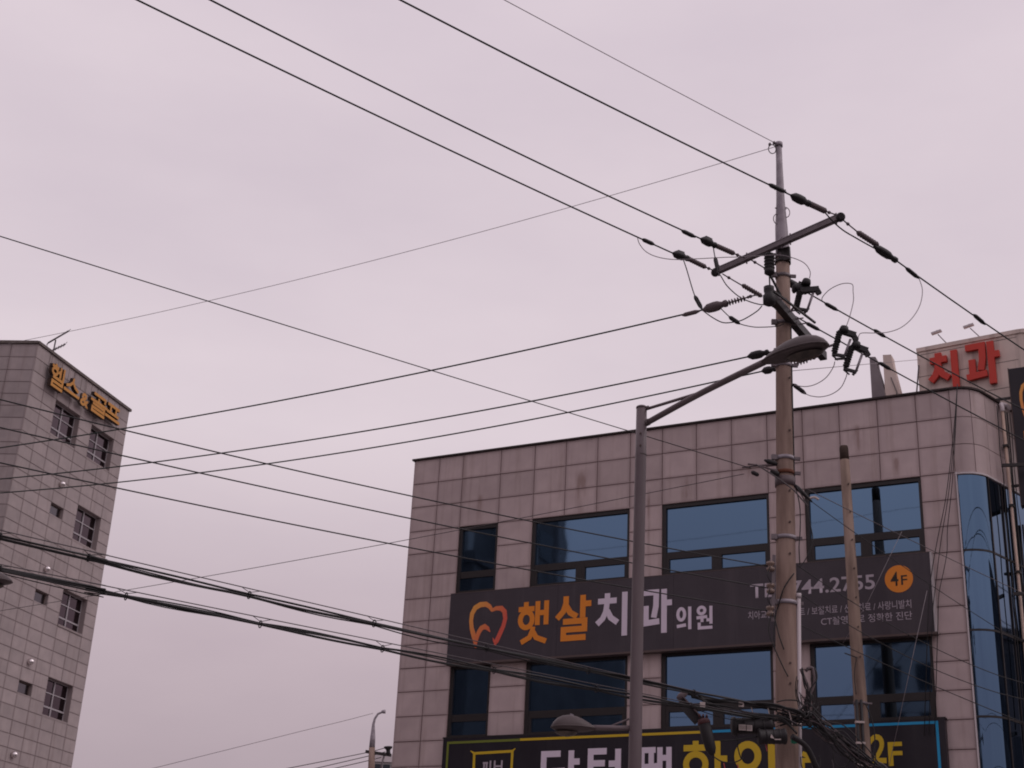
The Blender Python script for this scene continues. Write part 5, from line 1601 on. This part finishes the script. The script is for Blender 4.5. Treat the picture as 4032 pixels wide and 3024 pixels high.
# cable bundles lashed under their messenger wires
def bundle(key, mkey, name, label, nstr, spread, rs, seed, ties):
    rnd = random.Random(seed)
    P = smooth_line([Vector(p) for p in DATA['w_' + key]], 4)
    Q = smooth_line([Vector(p) for p in DATA['w_' + mkey]], 4)
    t = thing(name, label, 'cable bundle', tuple(P[0]), 0, 'lashed cable bundles')
    d = P[-1] - P[0]
    side = Vector((-d.y, d.x, 0)).normalized()
    L = [0]
    for a, b in zip(P, P[1:]):
        L.append(L[-1] + (b - a).length)
    for s in range(nstr):
        ph, ph2, am = rnd.uniform(0, 6.28), rnd.uniform(0, 6.28), spread * rnd.uniform(.5, 1.2)
        pts = []
        for p, l_ in zip(P, L):
            near = abs(math.sin(math.pi * l_ / ties))            # pulled together at each lashing
            k = .012 + am * near
            pts.append(p + Vector((0, 0, 1)) * (k * math.sin(ph + l_ * .35 * (1 + s * .15)) - (k * .5 if s == nstr - 1 else 0)) + side * (k * math.cos(ph2 + l_ * .5)))
        MB().tube(pts, rs[s % len(rs)], 7).build('strand', 'wire_black', t, True)
    MB().tube(Q, .006, 6).build('messenger', 'wire_bare', t, True)
    n = int(L[-1] / ties)
    for k in range(1, n + 1):
        l_ = k * ties
        i = min(range(len(L)), key=lambda j: abs(L[j] - l_))
        p = P[i]
        q = min(Q, key=lambda v: (v.xy - p.xy).length)
        if (q - p).length > .6:
            continue
        w = MB()
        dd = (P[min(i + 1, len(P) - 1)] - P[i - 1]).normalized()
        ringp = [p + (Vector((0, 0, 1)) * math.cos(a) + side * math.sin(a)) * .042 for a in [2 * math.pi * j / 10 for j in range(11)]]
        w.tube(ringp, .007, 5)
        w.tube([p + Vector((0, 0, .03)), q - dd * .12], .004, 5).tube([p + Vector((0, 0, .03)), q + dd * .12], .004, 5)
        w.build('lashing', 'rubber_black', t, True)
    return t


bundle('W13', 'M13', 'cable_bundle', 'upper black cable bundle lashed under a thin wire, crossing the clinic sign', 4, .026, (.0155, .012, .010, .0075), 3, 1.75)
bundle('W14', 'M14', 'cable_bundle', 'lower black cable bundle lashed under a thin wire, sagging below the other', 5, .045, (.0145, .011, .0095, .008, .006), 9, 1.65)

# ------------------------------------------------------------------ splice boxes and cable tangle at the pole
def closure(key, r, label, tagmat='tape_white'):
    a, b = [Vector(p) for p in DATA[key]]
    t = thing('splice_closure', label, 'splice closure', tuple(a), 0, 'cable splice closures')
    MB().lathe(a, b, [(0, r * .6), (.015, r * .96), (.06, r * 1.04), (.10, r * 1.04), (.115, r * .9), (.86, r * .9), (.9, r), (.96, r), (.99, r * .8), (1, r * .4)], 18).build('shell', 'rubber_black', t, True)
    n_ = (b - a).normalized()
    for k in (.3, .55, .75):
        c = a.lerp(b, k)
        MB().lathe(c - n_ * .012, c + n_ * .012, [(0, r * .92), (.3, r * .96), (.7, r * .96), (1, r * .92)], 18).build('rib', 'rubber_black', t, True)
    return t, a, b


t, a, b = closure('closure1', .13, 'black splice closure with a white code label, uppermost of the pair by the pole')
MB().box((a.x + .09, a.y - .138, a.z - .075), (a.x + .19, a.y - .132, a.z + .005)).build('code_label', 'tape_white', t, True)
MB().box((a.x + .2, a.y - .138, a.z - .078), (a.x + .28, a.y - .132, a.z + .002)).build('code_label', 'tape_white', t, True)
for k in range(12):
    x = a.x + .10 + k * .0145
    MB().box((x, a.y - .1395, a.z - .065), (x + .006, a.y - .1385, a.z - .005)).build('print_bar', 'print_black', t, True)
t, a, b = closure('closure2', .115, 'black splice closure with a white mark, in front of the pole shaft')
MB().face([(a.x + .16, a.y - .118, a.z - .02), (a.x + .22, a.y - .118, a.z - .035), (a.x + .175, a.y - .118, a.z + .03)]).build('mark', 'tape_white', t, True)
MB().face([(a.x + .22, a.y - .118, a.z - .05), (a.x + .31, a.y - .118, a.z - .045), (a.x + .31, a.y - .118, a.z - .03), (a.x + .22, a.y - .118, a.z - .035)]).build('mark', 'tape_white', t, True)
a, b = [Vector(p) for p in DATA['slant']]
t = thing('hanging_closure', 'steep black cylinder with a maroon cap hanging over the navy sign', 'splice closure', tuple(a))
MB().lathe(a.lerp(b, .1), b, [(0, .075), (.05, .088), (.5, .086), (.8, .075), (.93, .05), (1, .02)], 18).build('shell', 'rubber_black', t, True)
MB().lathe(a - (b - a) * .02, a.lerp(b, .14), [(0, .03), (.15, .07), (.5, .088), (.9, .093), (1, .09)], 18).build('end_cap', 'maroon_cap', t, True)
for k in range(3):
    c = a + Vector((-.05 + k * .05, -.02, .015))
    MB().lathe(c, c + Vector((0, 0, .05)), [(0, .018), (.6, .018), (1, .008)], 8).build('port', 'maroon_cap', t, True)
a, b = [Vector(p) for p in DATA['plate']]
t = thing('cable_shield', 'slanted black metal plate above the maroon-capped cylinder', 'plate', tuple(a))
MB().beam(a, b, .15, .03, up=(0, -1, .1)).build('plate_sheet', 'rubber_black', t, True)
MB().beam(a + Vector((.02, -.03, .06)), b + Vector((.02, -.03, .06)), .012, .05, up=(0, -1, .1)).build('rolled_edge', 'polymer_grey', t, True)
MB().lathe(a + Vector((-.04, 0, .02)), a + Vector((.10, 0, .14)), [(0, .03), (.3, .05), (.7, .05), (1, .02)], 10).build('hinge', 'polymer_grey', t, True)

tg = thing('cable_tangle', 'tangle of black cables and loops around the foot of the pole in view', 'cables', tuple(pc(5.636)))
rnd = random.Random(21)
base = [Vector(p) for p in DATA['tangle_line']]
for s in range(28):
    off = Vector((rnd.uniform(-.02, .02), rnd.uniform(-.22, .1), rnd.uniform(-.2, .1)))
    pts = [p + off * (0.6 + .5 * i / len(base)) + Vector((rnd.uniform(-.06, .06), rnd.uniform(-.05, .05), rnd.uniform(-.09, .09))) for i, p in enumerate(base)]
    MB().tube(pts, rnd.choice((.006, .007, .009, .012)), 7, 5).build('cable', rnd.choice(('wire_black', 'rubber_black', 'wire_black', 'polymer_grey', 'wire_bare')), tg, True)
for k in ('mess0', 'mess1', 'mess2', 'mess3', 'mess4', 'mess5', 'mess6'):
    P = [Vector(p) for p in DATA[k]]
    for s in range({'mess0': 3, 'mess1': 3, 'mess2': 4}.get(k, 1)):
        pts = [p + Vector((rnd.uniform(-.02, .02), rnd.uniform(-.05, .05), rnd.uniform(-.03, .03))) * (1 if s else .2) for p in P]
        MB().tube(pts, rnd.choice((.009, .012, .015)), 7, 6).build('cable', 'wire_bare' if k == 'mess0' and s == 0 else 'wire_black', tg, True)
for k, r in (('loop_cable', .022), ('loop_cable2', .024)):
    P = [Vector(p) for p in DATA[k]]
    MB().tube(P, r, 8, 6).build('cable', 'polymer_grey', tg, True)
    for s in range(2):
        MB().tube([p + Vector((rnd.uniform(-.05, .05), rnd.uniform(-.05, .03), rnd.uniform(-.03, .03))) for p in P], .011, 7, 6).build('cable', 'wire_black', tg, True)
hub = base[2]
for s in range(16):                               # upward and side whiskers out of the knot
    q = hub + Vector((rnd.uniform(-.15, .25), rnd.uniform(-.1, .1), rnd.uniform(.1, .55)))
    MB().tube([hub + Vector((rnd.uniform(-.1, .1), 0, -.05)), hub.lerp(q, .5) + Vector((rnd.uniform(-.08, .08), 0, .02)), q], .007, 6, 5).build('cable', 'wire_black', tg, True)
for s in range(6):                               # slack coils below the knot
    c = base[3] + Vector((rnd.uniform(-.15, .75), rnd.uniform(-.25, 0), rnd.uniform(-.75, -.35)))
    rx, rz = rnd.uniform(.08, .16), rnd.uniform(.14, .26)
    MB().tube([c + Vector((rx * math.cos(q), rnd.uniform(-.02, .02), rz * math.sin(q))) for q in [math.pi * (.9 + 1.25 * j / 9) for j in range(10)]], .008, 6, 3).build('coil', rnd.choice(('wire_black', 'wire_bare', 'wire_black')), tg, True)
MB().tube([base[1] + Vector((-.12, -.2, -.3)), base[1] + Vector((.1, -.1, -.42)), base[2] + Vector((.15, 0, -.75)), base[3] + Vector((.2, 0, -1.0))], .042, 10, 5).build('cable_sheath', 'rubber_black', tg, True)
for p in DATA['tag1']:
    p = Vector(p)
    MB().box((p.x - .035, p.y - .05, p.z - .035), (p.x + .04, p.y - .045, p.z + .04)).build('marker_tag', 'tape_white', tg, True)
for p in DATA['pinks']:
    p = Vector(p)
    MB().beam(p, p + Vector((.02, 0, -.1)), .035, .008).build('pink_tape', 'tape_pink', tg, True)
MB().lathe(pc(5.302, -.03, -.45), pc(5.320, .08, -.45), [(0, .03), (.3, .045), (.7, .04), (1, .03)], 10).build('green_tape', 'tape_green', tg, True)
for dx, z in ((-.61, 5.756), (-.37, 5.746), (-.07, 5.728)):
    MB().beam(pc(z, dx, -.5), pc(z - .2, dx + .05, -.5), .022, .01).build('strap', 'tape_white', tg, True)

# ================================================================== street lamps
def luminaire(parent, a, b, w, h, world=True, tilt=Vector((0, 0, 1))):
    """cobra-head lantern from its spigot a to its nose b"""
    a, b = Vector(a), Vector(b)
    ax = (b - a)
    L = ax.length
    ax.normalize()
    side = ax.cross(tilt).normalized()
    up = side.cross(ax)
    st_ = [(0, .22, .12, .14), (.06, .34, .2, .18), (.16, .58, .40, .26), (.3, .82, .66, .32), (.45, .96, .86, .36), (.6, 1.0, .95, .36), (.75, .95, .88, .34), (.87, .78, .68, .28), (.95, .52, .42, .2), (1, .2, .14, .1)]
    n = 20
    mb = MB()
    k = len(mb.v)
    for t, fw, ft, fb in st_:
        for i in range(n):
            q = 2 * math.pi * i / n
            s, c = math.sin(q), math.cos(q)
            z = h * ft * s if s > 0 else h * fb * s
            mb.v.append(tuple(a + ax * (L * t) + side * (w / 2 * fw * c) + up * z))
    for j in range(len(st_) - 1):
        for i in range(n):
            i2 = (i + 1) % n
            mb.f.append((j * n + i, j * n + i2, (j + 1) * n + i2, (j + 1) * n + i))
            mb.s.append(True)
    mb.f.append(tuple(range(n)))
    mb.s.append(False)
    mb.f.append(tuple((len(st_) - 1) * n + i for i in range(n))[::-1])
    mb.s.append(False)
    hs = mb.build('lantern_housing', 'lamp_housing', parent, world)
    rim = MB()
    pts = []
    for t, fw, ft, fb in st_[1:]:
        pts.append(a + ax * (L * t) + side * (w / 2 * fw * 1.01))
    for t, fw, ft, fb in st_[:0:-1]:
        pts.append(a + ax * (L * t) - side * (w / 2 * fw * 1.01))
    pts.append(pts[0])
    rim.tube(pts, .012, 6)
    rim.build('rim', 'lamp_housing', hs, world)
    ln = MB()
    c = a + ax * (L * .66) - up * (h * .37)
    rows = []
    for rr, dz in ((1.0, 0), (.8, .025), (.5, .045), (.15, .055)):
        rows.append([c + ax * (L * .27 * rr * math.cos(q)) + side * (w * .37 * rr * math.sin(q)) - up * dz for q in [2 * math.pi * i / 24 for i in range(24)]])
    for r1, r2 in zip(rows, rows[1:]):
        for i in range(24):
            ln.face([r1[i], r1[(i + 1) % 24], r2[(i + 1) % 24], r2[i]], True)
    ln.face(rows[-1], True)
    ln.build('lens', 'lamp_lens', hs, world)
    MB().beam(a + ax * (L * .5) + up * (h * .9), a + ax * (L * .58) + up * (h * .98), .03, .02).build('latch', 'steel_zinc', hs, world)
    return hs


LP = [Vector(p) for p in DATA['lamp_pole']]
lx = LP[-1].x - .03
lamp = thing('street_lamp', 'grey street lamp post with a long arm reaching across the utility pole', 'street lamp', (lx, 19.0, .13))
MB().tube([(lx, 19, .13), (LP[-1].x, 19, LP[-1].z), tuple(LP[2]), tuple(LP[1]), tuple(LP[0])], [.095, .084, .081, .077, .074], 22).build('post', 'lamp_paint', lamp, True)
MB().lathe(LP[0] + Vector((0, 0, -.015)), LP[0] + Vector((0, 0, .03)), [(0, .079), (.5, .079), (.8, .06), (1, .01)], 20).build('post_cap', 'lamp_paint', lamp, True)
MB().tube([LP[0] + Vector((0, 0, -.72)), LP[0] + Vector((0, 0, -.705))], .0785, 22).build('seam_ring', 'lamp_housing', lamp, True)
for dz in (-.42, -.60):
    MB().lathe(LP[0] + Vector((-.02, -.06, dz)), LP[0] + Vector((-.02, -.09, dz)), [(0, .014), (1, .014)], 8).build('bolt', 'joint_dark', lamp, True)
AP = [Vector(p) for p in DATA['lamp_arm']]
MB().tube(AP, [.042, .04, .045], 14, 5).build('arm', 'lamp_paint', lamp, True)
BP = [Vector(p) for p in DATA['lamp_brace']]
MB().tube(BP, .022, 10).build('brace', 'lamp_paint', lamp, True)
for q in (AP[0], BP[0]):
    MB().tube([q + Vector((-.04, .02, -.005)), q + (AP[1] - AP[0]).normalized() * .07], .05 if q is AP[0] else .03, 12).build('socket', 'lamp_housing', lamp, True)
ha, hb = [Vector(p) for p in DATA['lamp_head']]
luminaire(lamp, ha, hb, .36, .21)
L2 = [Vector(p) for p in DATA['lamp2']]
MB().tube([L2[0] + Vector((.04, 0, 0)), L2[1]], [.035, .033], 12).build('arm', 'lamp_paint', lamp, True)
MB().tube([L2[3], L2[4]], .014, 8).build('brace', 'lamp_paint', lamp, True)
luminaire(lamp, L2[1] + Vector((.06, 0, -.005)), L2[2] + Vector((0, 0, .0)), .30, .17)
E0, E1 = [Vector(p) for p in DATA['lamp_edge']]
lamp2 = thing('street_lamp', 'street lamp of which only the nose of the lantern enters at the picture edge', 'street lamp', (E0.x - 2.2, 15.0, .13))
MB().tube([(E0.x - 2.2, 15, .13), (E0.x - 2.2, 15, E0.z + .1)], [.1, .08], 16).build('post', 'lamp_paint', lamp2, True)
MB().tube([(E0.x - 2.2, 15, E0.z - .1), E0 + Vector((-.6, 0, -.02))], .035, 12).build('arm', 'lamp_paint', lamp2, True)
luminaire(lamp2, E0 + Vector((-.65, 0, -.02)), E1 + Vector((.01, 0, 0)), .32, .14)

# ================================================================== second pole
Q2 = [Vector(p) for p in DATA['pole2']]
sl = (Q2[0] - Q2[2]) / (Q2[0].z - Q2[2].z)
q0 = Q2[2] - sl * (Q2[2].z - .13)
p2 = thing('utility_pole', 'shorter bare weathered concrete pole leaning before the clinic sign', 'utility pole', tuple(q0))
MB().tube([q0, Q2[2], Q2[1], Q2[0] - sl * .32], [.16, .136, .124, .098], 20).build('shaft', 'pole_concrete_old', p2, True)
MB().tube([Q2[0] - sl * .32, Q2[0] - sl * .04, Q2[0]], [.098, .094, .085], 20).build('stained_top', 'stain_brown', p2, True)
for k in range(7):
    c = Q2[0] - sl * (.9 + k * .62)
    MB().lathe(c + Vector((.02, -.09, 0)), c + Vector((.02, -.14 - .004 * k, 0)), [(0, .016), (1, .016)], 8).build('bolt_hole', 'joint_dark', p2, True)
c0, c1 = [Vector(p) for p in DATA['pole2_conduit']]
for dx in (-.04, .05):
    MB().tube([c0 + Vector((dx, 0, .05)), c1 + Vector((dx, 0, 0)), c1 + Vector((dx, 0, -2))], .032, 10).build('conduit', 'rubber_black', p2, True)
for k in (.42, .85, 1.3):
    c = c0 + (c1 - c0) * k
    MB().box((c.x - .09, c.y - .045, c.z - .02), (c.x + .09, c.y + .04, c.z + .02)).build('strap', 'tape_white', p2, True)
cb = Q2[2] + sl * .42
MB().tube([cb, cb + sl * .05], .15, 18).build('band', 'steel_dull', p2, True)
MB().beam(cb + Vector((-.18, -.12, .03)), cb + Vector((.2, -.12, .02)), .03, .03).build('bracket', 'steel_dull', p2, True)
MB().beam(Q2[2] + sl * 1.35 + Vector((-.04, -.13, 0)), Q2[2] + sl * 1.35 + Vector((-.3, -.15, .08)), .02, .02).build('step_bolt', 'frame_dark', p2, True)
MB().tube([cb + Vector((.05, -.16, 0)), cb + Vector((.16, -.18, -.3)), cb + Vector((.2, -.18, -.75)), cb + Vector((.08, -.18, -1.2)), cb + Vector((-.1, -.2, -1.5))], .012, 6, 5).build('drop_cable', 'wire_black', p2, True)
MB().tube([Q2[2] + sl * 1.35 + Vector((-.06, -.15, 0)), Q2[2] + sl * 1.0 + Vector((-.13, -.16, 0)), Q2[2] + sl * .6 + Vector((-.12, -.16, 0))], .009, 6, 5).build('drop_cable', 'wire_black', p2, True)

# ropes and stays before the facade
for i, P in enumerate(DATA['ropes']):
    P = [Vector(p) for p in P]
    P[0].y = -.08
    P[0].z = 14.8
    P.append(Vector((P[-1].x - .25, P[-1].y, P[-1].z - 2.6)))
    o = tag(MB().tube([dental.matrix_basis @ p for p in P], .0085, 6, 5).build('rope', 'wire_black', None, True),
            ('slack dark rope hanging from the roof corner, outermost of three', 'slack dark rope hanging from the roof corner, between two others', 'slack dark rope hanging from the roof corner, nearest the corner glass')[i], 'rope', 'ropes hanging from the roof corner')
for k, lab in (('guy1', 'thin pale stay slanting across the clinic sign beside the second pole'), ('guy2', 'thin pale stay slanting down past the clinic sign end to the navy sign')):
    tag(MB().tube([dental.matrix_basis @ Vector(p) for p in DATA[k]], .005, 6).build('stay_wire', 'wire_grey', None, True), lab, 'wire', 'pale stays before the facade')
tag(MB().tube([pc(11.335, .15, .05), dl(*hl((.02, .3)), 16.6)], .006, 6).build('stay_wire', 'wire_grey', None, True), 'thin pale wire from the pole to the corner of the beige roof wall', 'wire', 'pale stays before the facade')

# ================================================================== far street
fp = [Vector(p) for p in DATA['far_pole']]
far = thing('utility_pole', 'far utility pole with a bent grey tip, low beside the clad building', 'utility pole', (fp[0].x, fp[0].y, 0))
MB().tube([(fp[0].x, fp[0].y, 0), fp[0], fp[1]], [.22, .165, .155], 14).build('shaft', 'pole_concrete', far, True)
MB().tube(fp[1:], [.15, .135, .07, .06, .055, .052, .052][:7], 14).build('bent_tip', 'steel_zinc', far, True)
MB().lathe(fp[-1] - Vector((.16, 0, .02)), fp[-1] + Vector((.04, 0, .0)), [(0, .07), (.5, .095), (1, .1)], 10).build('tip_lamp', 'steel_zinc', far, True)
fa = [Vector(p) for p in DATA['far_arm']]
MB().beam(fa[0], fa[2], .14, .14).build('crossarm', 'frame_dark', far, True)
i0, i1 = [Vector(p) for p in DATA['far_ins']]
MB().lathe(i0, i1, [(0, .09), (.3, .12), (.5, .1), (.7, .13), (.8, .2), (1, .22)], 10).build('insulator', 'rubber_black', far, True)
MB().tube([fa[1] + Vector((.25, 0, -1.0)), fa[2] + Vector((-.35, 0, 0))], .05, 8).build('brace', 'steel_dull', far, True)
for i, P in enumerate(DATA['far_wires']):
    P = [Vector(p) for p in P]
    P.append(P[-1] + (P[-1] - P[-2]).normalized() * 12)
    tag(MB().tube(P, .02 if i < 3 else .012, 6, 3).build('far_wire', 'wire_bare' if i < 3 else 'wire_grey', None, True),
        ('far line falling from the top of the far pole insulator', 'far line falling away under the far crossarm', 'lowest far line falling away from the far pole', 'faint wire reaching the bent tip of the far pole')[i], 'wire', 'lines of the far pole')
fbp = [Vector(p) for p in DATA['far_build']]
fbb = thing('far_house', 'sliver of a pale far building beside the far pole', 'building', (fbp[0].x, 100, 0))
MB().box((0, 0, 0), (4.5, 6, 17.15)).build('wall', 'block_pale', fbb)
MB().box((-.1, -.12, 16.75), (4.6, 6.1, 17.25)).build('parapet', 'pipe_white', fbb)
for f in range(3):
    for k in range(3):
        w = MB().box((.1 + k * .55, -.05, 15.2 - f * 2.4), (.55 + k * .55, .02, 16.6 - f * 2.4)).build('window', 'block_window', fbb)
